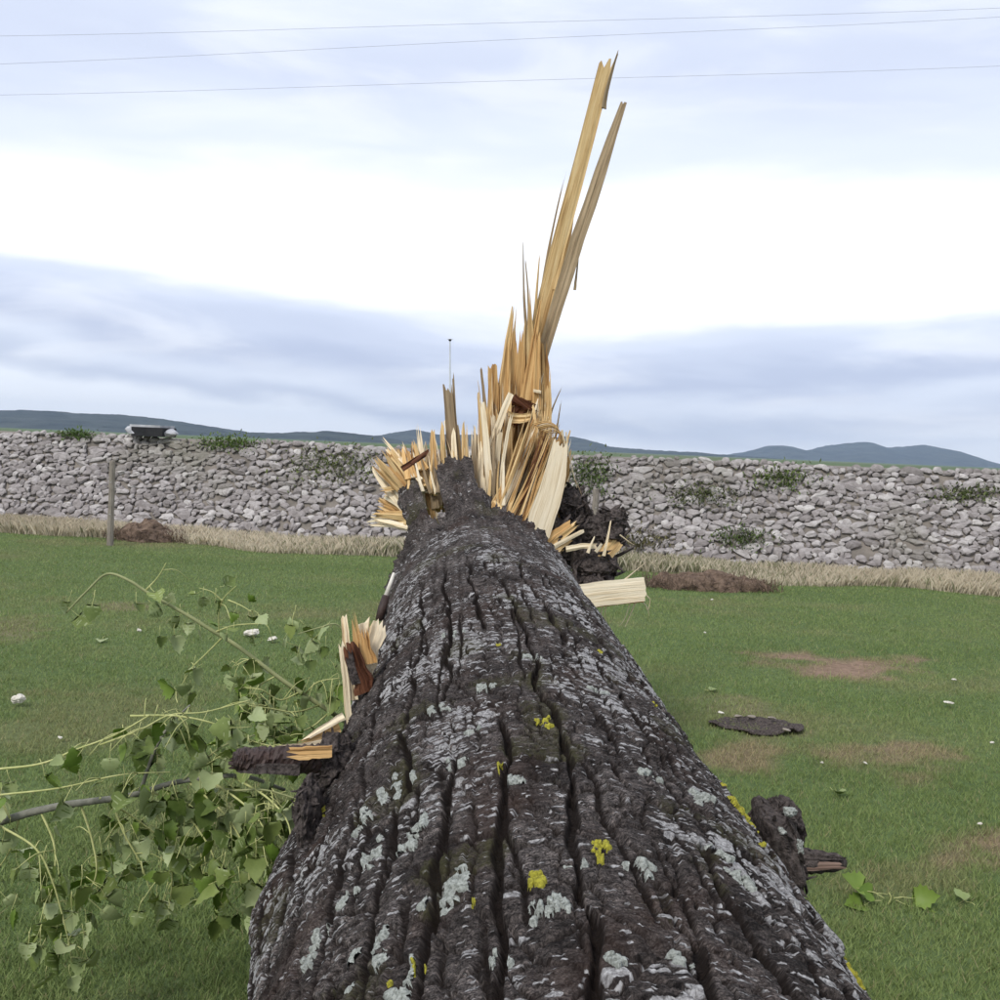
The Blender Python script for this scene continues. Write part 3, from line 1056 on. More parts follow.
def power_lines():
    base = at(-9, 22, 24.0)
    # the pole stands just outside the picture; the end of its crossarm reaches into view
    foot = Vector((base.x - 1.25, 24.0, 0))
    e = empty('utility_pole', foot, 'wooden utility pole whose crossarm end peeks in at the top left corner', 'utility pole')
    ob('pole', MB().add(*tube([foot + Vector((0, 0, -0.3)), foot + Vector((0, 0, 6)), foot + Vector((0, 0, base.z + 1.0))], [0.16, 0.13, 0.1], 10)).mesh('pole', [POST]), e)
    ob('crossarm', MB().add(*box(foot + Vector((0, 0, base.z + 0.05)), 2.5, 0.12, 0.14)).mesh('crossarm', [POST]), e)
    V, F = icosphere(2)
    for dx in (-1.1, 1.18):
        ob('insulator', MB().add(V * np.array([0.10, 0.10, 0.13]) + np.array(foot + Vector((dx, 0, base.z + 0.25))), F).mesh('insulator', [DARK]), e)
    for k, (ya, ym, yb, lab) in enumerate(((36, 23, 8, 'topmost thin overhead power line'), (64, 40, 17, 'second overhead power line from the top, drawing close to the topmost'),
                                           (95, 81, 66, 'lowest thin overhead power line crossing behind the tall splinters'))):
        Y0 = 24.0
        a, m_, b = at(0, ya, Y0), at(500, ym, Y0), at(1000, yb, Y0)
        pts = spline([a + (a - m_) * 1.0 + Vector((0, 0, 0.3)), a, m_, b, b + (b - m_) * 1.0 + Vector((0, 0, 0.3))], 8)
        o = empty('power_line', m_, lab, 'power line', 'overhead power lines')
        ob('cable', MB().add(*tube(pts, 0.0042, 5)).mesh('cable', [CABLE]), o)


power_lines()


# ------------------------------------------------------------------ fallen trunk
TX0, TZ0, TR0 = 0.172, 0.625, 0.530       # axis and radius at Y = 1
TX1, TZ1, TR1 = -0.088, 1.000, 0.440      # at Y = 5.2
TRUNK = empty('fallen_log', (0.17, 1.0, 0.03), 'thick fallen tree trunk with dark fissured bark, lichen flecks and a splintered far end', 'log')


def axis(Y):
    t = (np.asarray(Y, float) - 1) / 4.2
    x = TX0 + (TX1 - TX0) * t
    z = np.where(t > 0, TZ0 + (TZ1 - TZ0) * t, TZ0 + (TZ1 - TZ0) * t * 0.6)
    r = np.where(t > 0, TR0 + (TR1 - TR0) * t, TR0 + (TR1 - TR0) * t * 0.3)
    return x, z, r


TH = np.concatenate([np.linspace(-rad(128), rad(128), 760), np.linspace(rad(128), rad(232), 40)[1:-1]])   # 0 = top, + = right
YS = np.concatenate([np.linspace(-2.4, 0.55, 50)[:-1], np.exp(np.linspace(math.log(0.55), math.log(5.75), 690))])


def bark_fields():
    T, Yg = np.meshgrid(TH, YS, indexing='ij')
    ax, az, ar = axis(Yg)
    a = T * 0.5                       # metres round the trunk
    s = Yg
    fade = 1 - sstep(3.0, 4.3, s)     # deep cracks die out towards the break
    # wandering longitudinal cracks
    def cracks(sp_, seed, wand, per, keep, width):
        w = (fbm(a * 1.6, s * 1.1, seed, 3) - 0.5) * wand + (fbm(a * 2.0, s * 6, seed + 5, 2) - 0.5) * 0.40 + (vnoise(a * 3, s * 24, seed + 6) - 0.5) * 0.06
        c = a / sp_ + w
        i_ = np.round(c)
        d = np.abs(c - i_) / np.maximum(np.abs(np.gradient(c, axis=0) / np.gradient(a, axis=0)), 0.45 / sp_)
        on = sstep(keep - 0.10, keep + 0.10, vnoise(i_ * 7.31 + 0.5, s / per + i_ * 3.7, seed + 9))
        wd = width * (0.5 + 1.3 * vnoise(s * 18, i_ * 2.1, seed + 11))
        core = (1 - sstep(wd * 0.6, wd * 1.15, d)) * on
        wide = (1 - sstep(wd * 0.8, wd * 1.5, d)) * on
        shoulder = (1 - sstep(0, sp_ * 0.26, d)) * (0.1 + 0.9 * on)
        return core, shoulder, i_, wide
    c1, sh1, id1, wd1 = cracks(0.100, 3, 1.2, 0.46, 0.38, 0.0050)
    c2, sh2, id2, wd2 = cracks(0.052, 17, 1.2, 0.20, 0.58, 0.0034)
    # cross breaks inside the ridges
    cb = s / 0.17 + (hash2(id1, id1 * 0, 77)) * 9 + a * 2.0 + (fbm(a * 8, s * 8, 29, 3) - 0.5) * 1.6
    ci = np.round(cb)
    cd = np.abs(cb - ci) * 0.17
    con = (hash2(ci, id1, 91) < 0.45) * 1.0
    c3 = (1 - sstep(0.0015, 0.006, cd)) * con * 0.8
    wa, ws = (fbm(a * 14, s * 10, 221, 3) - 0.5) * 1.1, (fbm(a * 12, s * 12, 231, 3) - 0.5) * 1.1
    f1, f2, bid = worley(a / 0.052 + wa, s / 0.060 + ws + (a / 0.052) * 0.25, 241)
    blk = 1 - sstep(0.03, 0.13, f2 - f1)
    f1b, f2b, bid2 = worley(a / 0.021 + wa, s / 0.0135 + ws * 2, 251)
    blk2 = 1 - sstep(0.04, 0.22, f2b - f1b)
    far_ = 1 - sstep(2.2, 4.0, s)
    crack = np.clip(wd1 * 1.1 * fade + 0.6 * wd2 * fade + 0.75 * blk * (0.35 + 0.65 * fade) * (vnoise(a * 11, s * 9, 261) > 0.36) + 0.28 * blk2 * far_ + 0.0 * c1 + 0.6 * c2 * (0.3 + 0.7 * fade) + c3 * 0.55 * (0.2 + 0.8 * fade), 0, 1)
    disp = -0.017 * c1 * fade - 0.0008 * sh1 * fade - 0.006 * c2 * (0.3 + 0.7 * fade) - 0.0015 * sh2 - 0.008 * c3 * (0.2 + 0.8 * fade)
    disp += -0.0080 * blk * (0.4 + 0.6 * fade) + (bid - 0.5) * 0.0075 * (0.4 + 0.6 * fade) - 0.0018 * blk2 * far_ + (bid2 - 0.5) * 0.0014 * (0.5 + 0.5 * far_)
    lam = fbm(a * 24, s * 75, 37, 4)            # transverse flaking
    disp += (lam - 0.5) * 0.0015 + (fbm(a * 70, s * 70, 43, 3) - 0.5) * 0.0035
    disp += (fbm(a * 2.5, s * 1.6, 47, 2) - 0.5) * 0.03
    # flakes of bark lying over each other like shingles
    for sa, ss, sd, k, amp in ((7, 12, 201, 9, 0.015), (15, 28, 211, 8, 0.006)):
        f = fbm(a * sa + (vnoise(a * 40, s * 60, sd + 5) - 0.5) * 0.25, s * ss, sd, 3) * k
        fl_ = np.floor(f)
        disp += ((fl_ + sstep(0.55, 1.0, f - fl_)) / k - 0.5) * amp
    plate = hash2(id1, np.floor(s / 0.3 + hash2(id1, id1 * 0, 5) * 5), 53)
    disp += (plate - 0.5) * 0.009 * fade
    # rough ragged bark close to the break
    rg = sstep(4.1, 5.0, s)
    disp += rg * ((fbm(a * 16, s * 12, 59, 4) - 0.5) * 0.06 + (fbm(a * 40, s * 26, 63, 3) - 0.5) * 0.045)
    fleck = 0.10 + 0.50 * sstep(0.38, 0.74, fbm(a * 5.5, s * 4.0, 67, 4)) + 0.26 * sstep(0.08, 0.5, a) - 0.10 * sstep(0.0, -0.5, a)
    fleck *= (1 - 0.75 * rg)
    fleck = np.where(crack > 0.6, 0, fleck + 0.05 * (1 - rg))
    moss = sstep(0.52, 0.75, fbm(a * 6, s * 5, 71, 4)) * 0.62 + 0.25 * sh1 * fade
    return T, Yg, ax, az, ar, a, disp, crack, fleck, moss


T_, Yg, ax, az, ar, a_, disp, crack, fleck, moss = bark_fields()


def bump_at(th0, y0, sth, sy, amp):
    return amp * np.exp(-((T_ - th0) / sth) ** 2 - ((Yg - y0) / sy) ** 2)


R_ = ar + disp
R_ += bump_at(-1.55, 2.05, 0.30, 0.30, 0.075)         # swollen collar under the broken branch on the left
R_ += bump_at(-1.62, 2.35, 0.16, 0.13, 0.05)
R_ += bump_at(1.62, 1.95, 0.30, 0.25, 0.05)
# the bark peels outwards at the far end
fl_amt = np.clip(Yg - 4.75, 0, None)
horn = np.maximum(np.exp(-((T_ + 0.68) / 0.24) ** 4), np.exp(-((T_ + 0.24) / 0.30) ** 4))
R_ += fl_amt ** 1.5 * (0.08 + 0.21 * horn)
PX = ax + R_ * np.sin(T_)
PZ = az + R_ * np.cos(T_)
POS = np.stack([PX, Yg, PZ], -1)


def trunk_end(th):
    """how far each line of the bark reaches before the break"""
    e = np.full_like(th, 4.95)
    def lobe(c, w, top):
        return np.where(np.abs(th - c) < w, top - ((np.abs(th - c) / w) ** 4) * 0.12, 0)
    base = np.interp(th, [-2.4, -1.5, -1.1, -0.88, -0.6, -0.42, -0.1, 0.12, 0.35, 0.7, 1.1, 1.6, 2.4],
                     [4.9, 5.0, 5.1, 5.12, 4.98, 4.98, 5.36, 5.22, 5.06, 4.86, 4.74, 4.7, 4.7])
    e = base
    e = np.maximum(e, lobe(-0.74, 0.14, 5.62))
    e = np.maximum(e, lobe(-0.25, 0.18, 5.66))
    e = e + (vnoise(th * 34, th * 0, 81) - 0.5) * 0.10 + (vnoise(th * 90, th * 0, 83) - 0.5) * 0.07
    return e


def build_trunk_bark():
    nT, nY = T_.shape
    i, j = np.meshgrid(np.arange(nT), np.arange(nY - 1), indexing='ij')
    i2 = (i + 1) % nT
    q = np.stack([i * nY + j, i * nY + j + 1, i2 * nY + j + 1, i2 * nY + j], -1).reshape(-1, 4)
    end = trunk_end(np.where(TH > math.pi, TH - 2 * math.pi, TH))
    ragged = (fbm(a_ * 60, Yg * 60, 85, 2) - 0.5) * 0.06
    alive = (Yg + ragged < end[:, None]).ravel()
    q = q[alive[q].all(1)]
    used = np.unique(q)
    rem = np.full(nT * nY, -1)
    rem[used] = np.arange(len(used))
    V = POS.reshape(-1, 3)[used]
    col = np.stack([crack, np.clip(fleck, 0, 1), np.clip(moss, 0, 1)], -1).reshape(-1, 3)[used]
    uv = np.stack([a_, Yg], -1).reshape(-1, 2)[used]
    me = mesh_np('bark', V, rem[q], True, col, uv, [BARK])
    ob('bark', me, TRUNK)
    # the wood inside, ending in a torn face
    r = np.random.default_rng(5)
    th = np.linspace(-math.pi, math.pi, 120, endpoint=False)
    ends = np.minimum(trunk_end(th), 5.1) - 0.12 + r.normal(size=120) * 0.05
    rings = []
    for t in np.linspace(0, 1, 14):
        Y = -2.38 + (ends + 2.38) * t
        x, z, rr = axis(Y)
        rr = rr - 0.05 - 0.02 * (fbm(th * 4, Y, 87, 2))
        rings.append(np.stack([x + rr * np.sin(th), Y, z + rr * np.cos(th)], -1))
    for f in (0.82, 0.6, 0.36, 0.14):
        Y = ends - 0.06 - 0.22 * (1 - f) + r.normal(size=120) * 0.05
        x, z, rr = axis(Y)
        rr = (rr - 0.05) * f
        rings.append(np.stack([x + rr * np.sin(th), Y, z + rr * np.cos(th)], -1))
    V = np.array(rings)
    m, n = V.shape[:2]
    i, j = np.meshgrid(np.arange(m - 1), np.arange(n), indexing='ij')
    q = np.stack([i * n + j, (i + 1) * n + j, (i + 1) * n + (j + 1) % n, i * n + (j + 1) % n], -1).reshape(-1, 4)
    uv = np.stack([np.tile(th * 0.5, m), V[..., 1].ravel()], -1)
    cap0 = np.arange(n)[None, :]
    cap1 = ((m - 1) * n + np.arange(n))[None, ::-1]
    mb = MB().add(V.reshape(-1, 3), [q, cap0, cap1], uv)
    ob('wood_core', mb.mesh('wood_core', [WOOD_ORANGE]), TRUNK)


build_trunk_bark()


# a smooth sampler of the bark surface
def surf(th, y):
    fi = np.interp(th, TH[:760], np.arange(760))
    fj = np.interp(y, YS, np.arange(len(YS)))
    i0, j0 = np.clip(np.floor(fi).astype(int), 0, 758), np.clip(np.floor(fj).astype(int), 0, len(YS) - 2)
    u, v = (fi - i0)[..., None], (fj - j0)[..., None]
    p = POS[i0, j0] * (1 - u) * (1 - v) + POS[i0 + 1, j0] * u * (1 - v) + POS[i0, j0 + 1] * (1 - u) * v + POS[i0 + 1, j0 + 1] * u * v
    nr = np.stack([np.sin(th), 0 * th, np.cos(th)], -1)
    return p, nr


def to_px(P):
    x, y, z = P[..., 0], P[..., 1], P[..., 2] - EYE
    d = y * cp - z * sp
    v = (y * sp + z * cp) / d * FPX
    u = x / d * FPX
    return 500 + u * cr + v * sr, 500 + u * sr - v * cr


_px, _py = to_px(POS[:760, 49:][::4, ::4])
_face = ((np.array([0, 0, EYE]) - POS[:760, 49:][::4, ::4]) * np.stack([np.sin(T_), 0 * T_, np.cos(T_)], -1)[:760, 49:][::4, ::4]).sum(-1) > 0.05


def trunk_at(x, y):
    d = (_px - x) ** 2 + (_py - y) ** 2 + np.where(_face, 0, 1e6)
    k = np.unravel_index(np.argmin(d), d.shape)
    return TH[:760][::4][k[0]], YS[49:][::4][k[1]]


def lichen(x, y, w, h, m, seed):
    """a crust w x h pixels across lying on the bark at picture point x, y"""
    r = np.random.default_rng(seed)
    th0, y0 = trunk_at(x, y)
    p0, _ = surf(np.array([th0]), np.array([y0]))
    ux, uy = to_px(p0 + np.array([[0.02 * math.cos(th0), 0, -0.02 * math.sin(th0)]]))
    vx, vy = to_px(p0 + np.array([[0, 0.02, 0]]))
    x0, yy0 = to_px(p0)
    su = max(4, math.hypot(float((ux - x0)[0]), float((uy - yy0)[0]))) / 0.02
    sv = max(4, math.hypot(float((vx - x0)[0]), float((vy - yy0)[0]))) / 0.02
    ra, rs = min(0.09, w / 2 / su), min(0.09, h / 2 / sv)
    mb = MB()
    nb = 15 if w > 16 else 5
    if m is LICHEN_GREY and x < 470:
        w, h = w * 1.45, h * 1.35
        ra, rs = min(0.09, w / 2 / su), min(0.09, h / 2 / sv)
    for b in range(nb):
        f = 0.48 if b == 0 else 0.16 + 0.26 * r.random()
        an, dd = r.random() * 6.28, 0.85 * r.random() ** 0.6
        oa, os_ = (0, 0) if b == 0 else (math.cos(an) * dd * ra, math.sin(an) * dd * rs)
        ci = int(np.clip(np.searchsorted(TH[:760], th0 + oa / 0.5), 0, 759))
        cj = int(np.clip(np.searchsorted(YS, y0 + os_), 0, len(YS) - 1))
        if crack[ci, cj] > 0.15 and b > 0:
            continue
        nr, ns = 4, 26
        ph = np.linspace(0, 2 * np.pi, ns, endpoint=False)
        lob = 0.55 + 1.15 * (fbm(np.cos(ph) * 2.4 + seed + b * 9, np.sin(ph) * 2.4, seed + b, 3) - 0.2)
        V, CK = [], []
        for k in range(nr + 1):
            q = k / nr
            aa = th0 + (oa + ra * f * q * lob * np.cos(ph)) / 0.5
            yy = y0 + os_ + rs * f * q * lob * np.sin(ph)
            p, nrm = surf(aa, yy)
            hgt = (0.0028 + 0.0003 * b + 0.003 * (fbm(aa * 90, yy * 160, seed, 2) - 0.4)) * (1 - q ** 6) - 0.002 * (q == 1)
            V.append(p + nrm * np.reshape(hgt, (-1, 1)))
            CK.append(crack[np.clip(np.searchsorted(TH[:760], aa), 0, 759), np.clip(np.searchsorted(YS, yy), 0, len(YS) - 1)])
        V = np.concatenate(V)
        i, j = np.meshgrid(np.arange(nr), np.arange(ns), indexing='ij')
        q = np.stack([i * ns + j, (i + 1) * ns + j, (i + 1) * ns + (j + 1) % ns, i * ns + (j + 1) % ns], -1).reshape(-1, 4)
        q = q[(np.concatenate(CK)[q] < 0.5).all(1)]
        if len(q):
            mb.add(V, q[:, ::-1])
    if mb.n:
        ob('lichen', mb.mesh('lichen', [m], True), TRUNK)


GREY = [(395, 795, 34, 30), (412, 838, 38, 40), (372, 850, 26, 24), (364, 826, 24, 18), (466, 870, 30, 24), (448, 902, 40, 26), (378, 962, 44, 44),
        (408, 985, 44, 30), (352, 990, 34, 30), (528, 915, 26, 22), (500, 968, 30, 20), (345, 905, 26, 18), (330, 935, 24, 18), (488, 690, 26, 12),
        (455, 636, 24, 10), (640, 868, 40, 14), (580, 880, 36, 16), (690, 968, 44, 16), (618, 965, 26, 16), (505, 780, 30, 14), (560, 908, 30, 18),
        (455, 770, 26, 12), (700, 800, 40, 16), (735, 880, 44, 14), (650, 780, 30, 10), (440, 712, 24, 9), (530, 655, 34, 9), (470, 735, 30, 9),
        (310, 965, 22, 22), (670, 730, 26, 10), (600, 692, 26, 8), (720, 850, 30, 12)]
YELLOW = [(547, 719, 26, 11), (501, 772, 18, 10), (601, 855, 28, 24), (531, 879, 26, 16), (498, 645, 12, 7), (473, 908, 12, 10), (416, 971, 22, 20),
          (756, 798, 22, 26), (775, 812, 14, 14), (857, 967, 30, 18), (600, 655, 16, 8), (655, 705, 16, 8), (498, 868, 12, 10), (440, 868, 10, 8),
          (765, 838, 10, 10), (420, 640, 9, 6), (323, 812, 9, 14), (740, 775, 12, 10), (845, 958, 16, 10), (388, 988, 14, 10)]
for k, (x, y, w, h) in enumerate(GREY):
    lichen(x, y, w, h, LICHEN_GREY, 200 + k)
for k, (x, y, w, h) in enumerate(YELLOW):
    lichen(x, y, w, h, LICHEN_YELLOW, 300 + k)


def chunk(name, parent, c, ex, ey, ez, m, seed, amp=0.35, sub=4, ridge=0.0, boxy=0.8, shards=60, shard=0.30):
    """rough broken lump: ex, ey, ez are its half-axes as vectors"""
    V, F = icosphere(sub)
    V = np.sign(V) * np.abs(V) ** boxy
    V = V * (1 + amp * 1.6 * noise3(V, 1.6, seed)[:, None] + amp * 1.1 * noise3(V, 3.6, seed + 3)[:, None] + amp * 0.45 * noise3(V, 8, seed + 5)[:, None])
    if ridge:
        V = V * (1 + ridge * (np.abs((V[:, 0] * 7 + noise3(V, 2, seed + 8) * 4) % 1 - 0.5)[:, None] - 0.25))
    B = np.array([list(ex), list(ey), list(ez)])
    mb = MB().add(V @ B + np.array(c), F)
    r = np.random.default_rng(seed + 900)
    size = float(np.mean(np.linalg.norm(B, axis=1)))
    for k in range(shards):
        p = V[int(r.integers(len(V)))]
        S0, F0 = convex_stone(900 + k % 9)
        ax_ = r.normal(size=3) * 0.7 + np.array([0, 0, 1.0])
        q = Vector(ax_).to_track_quat('Z', 'Y').to_matrix()
        S0 = S0 * np.array([shard * size * (0.15 + 0.2 * r.random()), shard * size * 0.12, shard * size * (0.5 + 0.8 * r.random())])
        mb.add(S0 @ np.array(q).T + (p * (0.95 + 0.1 * r.random())) @ B + np.array(c), F0)
    return ob(name, mb.mesh(name, [m]), parent)


def splinter(parent, x0, y0, x1, y1, w0, w1, Y0, Y1=None, m=None, jag=0.3, thick=0.35, bend=0.0, cols=None, seed=0, name='splinter', turn=0.0, sink=0.0, rough=0.55, prof=None):
    """torn strip of wood between two picture points at depths Y0, Y1; widths in pixels"""
    r = np.random.default_rng(seed * 7 + 11)
    Y1 = Y0 if Y1 is None else Y1
    A, B = np.array(at(x0, y0, Y0)), np.array(at(x1, y1, Y1))
    d = B - A
    L = np.linalg.norm(d)
    d /= L
    A = A - d * sink
    L += sink
    view = (A + B) / 2 - np.array([0, 0, EYE])
    view /= np.linalg.norm(view)
    side = np.cross(d, view)
    side /= np.linalg.norm(side)
    back = np.cross(side, d)
    if back @ view < 0:
        back = -back
    s2 = side * math.cos(turn) + back * math.sin(turn)
    b2 = -side * math.sin(turn) + back * math.cos(turn)
    W0, W1 = w0 * Y0 / FPX, w1 * Y1 / FPX
    nc = cols or int(np.clip(max(w0, w1) / 2.2, 3, 11))
    nr = 11
    t = np.linspace(0, 1, nr)
    lens = 1 - jag * r.random(nc + 1) ** 1.4
    if nc > 3:
        lens[::2] = np.minimum(1, lens[::2] + jag * 0.3)
    lens /= lens.max()
    u = np.linspace(-0.5, 0.5, nc + 1)
    u[1:-1] += (r.random(nc - 1) - 0.5) * 0.5 / nc
    rel = (r.random(nc + 1) - 0.5) * rough
    th = max(0.006, thick * min(W0, W1 + 0.02))
    edge = (fbm(np.linspace(0, 4, nr) + seed, np.zeros(nr), seed, 3) - 0.5)
    P = np.zeros((2, nr, nc + 1, 3))
    UV = np.zeros((2, nr, nc + 1, 2))
    for k in range(nr):
        ww = W0 + (W1 - W0) * t[k] if prof is None else float(np.interp(t[k], prof[0], prof[1])) * Y0 / FPX
        for j in range(nc + 1):
            tt = t[k] * lens[j]
            base = A + d * (L * tt) + (s2 * bend) * (L * tt * (1 - tt)) * 4 * 0.25 + s2 * edge[k] * ww * (0.35 if rough > 0.2 else 0.12) * (abs(u[j]) * 2)
            tip = 1.0 if tt < 0.85 else max(0.25, 1 - (tt - 0.85) * 4.5)
            P[0, k, j] = base + s2 * u[j] * ww - b2 * th * (0.5 + rel[j]) * tip
            P[1, k, j] = base + s2 * u[j] * ww + b2 * th * 0.5 * tip
            UV[:, k, j] = (u[j] * ww, L * tt)
    n = nc + 1
    idx = np.arange(2 * nr * n).reshape(2, nr, n)
    f = idx[0]
    b = idx[1]
    Q = [np.stack([f[:-1, :-1], f[:-1, 1:], f[1:, 1:], f[1:, :-1]], -1).reshape(-1, 4),
         np.stack([b[:-1, :-1], b[1:, :-1], b[1:, 1:], b[:-1, 1:]], -1).reshape(-1, 4),
         np.stack([f[:-1, 0], f[1:, 0], b[1:, 0], b[:-1, 0]], -1),
         np.stack([f[:-1, -1], b[:-1, -1], b[1:, -1], f[1:, -1]], -1),
         np.stack([f[-1, :-1], f[-1, 1:], b[-1, 1:], b[-1, :-1]], -1),
         np.stack([f[0, :-1], b[0, :-1], b[0, 1:], f[0, 1:]], -1)]
    me = MB().add(P.reshape(-1, 3), np.concatenate(Q), UV.reshape(-1, 2)).mesh(name, [m or WOOD])
    return ob(name, me, parent)


def shred(parent, x0, y0, x1, y1, w0, w1, Y0, Y1, m, n, seed, **kw):
    """a torn strip as n narrow splinters side by side"""
    r = np.random.default_rng(seed + 77)
    L = math.hypot(x1 - x0, y1 - y0)
    nx, ny = -(y1 - y0) / L, (x1 - x0) / L
    for k in range(n):
        u = (k + 0.5) / n - 0.5 + r.normal() * 0.04
        e = 1 - 0.45 * r.random() ** 2
        mm = m if r.random() < 0.65 else (WOOD_PALE, WOOD, WOOD_ORANGE)[int(r.integers(3))]
        splinter(parent, x0 + nx * u * w0, y0 + ny * u * w0, x0 + (x1 - x0) * e + nx * u * w1 + r.normal(), y0 + (y1 - y0) * e + ny * u * w1 + r.normal(),
                 1.9 * w0 / n, 1.5 * w1 / n, Y0 + r.normal() * 0.015, Y1 + r.normal() * 0.02, mm, 0.35, 0.4, r.normal() * 0.04, cols=3, seed=seed + k * 13, **kw)


def fibre(parent, pts, Y, r_mm, m, name='fibre'):
    P = spline([at(x, y, Y + k * 0.01) for k, (x, y) in enumerate(pts)], 4)
    rr = np.linspace(r_mm, r_mm * 0.35, len(P)) / 1000
    return ob(name, MB().add(*tube(P, rr, 5)).mesh(name, [m]), parent)


# ------------------------------------------------------------------ splintered stump
STUMP_Y = 6.0
STUMP = empty('splintered_stump', (0.03, STUMP_Y, 0), 'broken stump with tall splintered wood standing behind the end of the trunk', 'tree stump')


def build_stump():
    n, m = 96, 26
    th = np.linspace(0, 2 * np.pi, n, endpoint=False)
    top = 1.02 + 0.16 * np.sin(th + 2.2) + (vnoise(th * 7, th * 0, 5) - 0.5) * 0.22
    V = np.zeros((m, n, 3))
    UV = np.zeros((m, n, 2))
    for k in range(m):
        t = k / (m - 1)
        z = -0.08 + (top + 0.08) * t
        rr = 0.40 + 0.14 * np.exp(-np.maximum(z, 0) / 0.16) + (fbm(th * 5, z * 2, 91, 3) - 0.5) * 0.07
        rr += -0.025 * (1 - sstep(0.0, 0.16, np.abs((th * 4.3 + fbm(z * 2, th * 2, 93, 2) * 1.2) % 1 - 0.5)))
        V[k] = np.stack([0.03 + rr * np.cos(th), STUMP_Y + rr * np.sin(th), z], -1)
        UV[k] = np.stack([th * 0.45, z], -1)
    i, j = np.meshgrid(np.arange(m - 1), np.arange(n), indexing='ij')
    q = np.stack([i * n + j, i * n + (j + 1) % n, (i + 1) * n + (j + 1) % n, (i + 1) * n + j], -1).reshape(-1, 4)
    ob('bark', MB().add(V.reshape(-1, 3), q, UV.reshape(-1, 2), (0.1, 0.25, 0.3)).mesh('bark', [BARK], True), STUMP)
    # torn top
    rings = []
    r = np.random.default_rng(8)
    for f in (1.0, 0.93, 0.75, 0.5, 0.25, 0.04):
        c = V[-1].copy()
        ctr = np.array([0.03, STUMP_Y, 0])
        c[:, :2] = ctr[:2] + (c[:, :2] - ctr[:2]) * f
        c[:, 2] += (-0.004 if f == 1.0 else (r.random(n) - 0.4) * 0.14)
        rings.append(c)
    Vt = np.array(rings)
    mm = len(rings)
    i, j = np.meshgrid(np.arange(mm - 1), np.arange(n), indexing='ij')
    q = np.stack([i * n + j, i * n + (j + 1) % n, (i + 1) * n + (j + 1) % n, (i + 1) * n + j], -1).reshape(-1, 4)
    ob('torn_wood', MB().add(Vt.reshape(-1, 3), q, np.stack([np.tile(th, mm), Vt[..., 2].ravel()], -1)).mesh('torn_wood', [WOOD_ORANGE]), STUMP)


build_stump()
D = dict
# tall slabs
splinter(STUMP, 533, 352, 608, 58, 16, 14, 6.10, 6.00, WOOD, 0.04, 0.25, 0.01, seed=1, sink=0.5, rough=0.2)
splinter(STUMP, 540, 376, 624, 102, 12, 6, 6.06, 6.03, WOOD_GREY, 0.03, 0.5, 0.05, seed=2, sink=0.4, rough=0.3, prof=([0, 0.3, 0.55, 0.68, 0.80, 1.0], [9, 12, 14, 13, 12, 6]))  # browner wood colour stands for this slab's shadowed side
splinter(STUMP, 606, 100, 619, 50, 5, 1.5, 6.0, 6.0, WOOD_GREY, 0.2, 0.5, 0.1, seed=4, sink=0.05)
splinter(STUMP, 556, 290, 572, 205, 8, 9, 6.07, 6.06, WOOD, 0.03, 0.3, 0.0, seed=5)
splinter(STUMP, 541, 300, 566, 170, 4, 1.2, 6.12, 6.10, WOOD_GREY, 0.3, 0.5, 0.06, cols=3, seed=6)
splinter(STUMP, 528, 350, 523, 242, 4, 1.0, 6.0, 6.0, WOOD_GREY, 0.2, 0.6, 0.05, cols=3, seed=7)
splinter(STUMP, 530, 345, 525, 258, 3, 1.0, 6.0, 6.0, WOOD_GREY, 0.2, 0.6, -0.05, cols=3, seed=8)
splinter(STUMP, 532, 350, 540, 252, 5, 1.2, 6.05, 6.05, WOOD, 0.3, 0.5, 0.0, cols=3, seed=9)
splinter(STUMP, 575, 290, 579, 252, 3, 0.8, 6.06, 6.06, WOOD_GREY, 0.2, 0.6, 0.0, cols=3, seed=10)
# broad upright body
splinter(STUMP, 501, 440, 514, 306, 34, 5, 5.98, 6.0, WOOD, 0.28, 0.4, 0.0, seed=11, sink=0.25)
splinter(STUMP, 515, 440, 521, 330, 30, 14, 5.96, 6.0, WOOD_ORANGE, 0.25, 0.4, 0.0, seed=12, sink=0.2)
splinter(STUMP, 529, 440, 530, 318, 26, 12, 5.97, 6.0, WOOD, 0.30, 0.4, 0.0, seed=13, sink=0.2)
splinter(STUMP, 540, 440, 541, 338, 24, 13, 5.95, 6.0, WOOD_ORANGE, 0.22, 0.4, 0.0, seed=14, sink=0.2)
splinter(STUMP, 546, 440, 545, 368, 14, 9, 5.93, 5.97, WOOD, 0.25, 0.4, 0.0, seed=15, sink=0.2)
splinter(STUMP, 492, 440, 493, 364, 16, 9, 5.95, 5.98, WOOD_ORANGE, 0.06, 0.4, 0.0, seed=16, sink=0.2)
splinter(STUMP, 488, 440, 481, 367, 5, 2.2, 5.93, 5.95, WOOD_GREY, 0.1, 0.5, 0.0, cols=3, seed=17, sink=0.1)
splinter(STUMP, 533, 400, 529, 285, 14, 2.5, 5.94, 5.97, WOOD, 0.35, 0.4, 0.0, seed=18)
splinter(STUMP, 526, 400, 541, 300, 12, 3, 5.93, 5.97, WOOD_ORANGE, 0.35, 0.4, 0.0, seed=19)
splinter(STUMP, 537, 410, 538, 330, 10, 4, 5.92, 5.94, WOOD_ORANGE, 0.3, 0.5, 0.0, seed=20)
splinter(STUMP, 507, 420, 509, 335, 10, 3, 5.93, 5.95, WOOD_ORANGE, 0.35, 0.5, 0.0, seed=21)
splinter(STUMP, 541, 392, 533, 391, 3, 3, 5.90, 5.90, WOOD_PALE, 0.1, 0.4, 0.0, cols=3, seed=22)
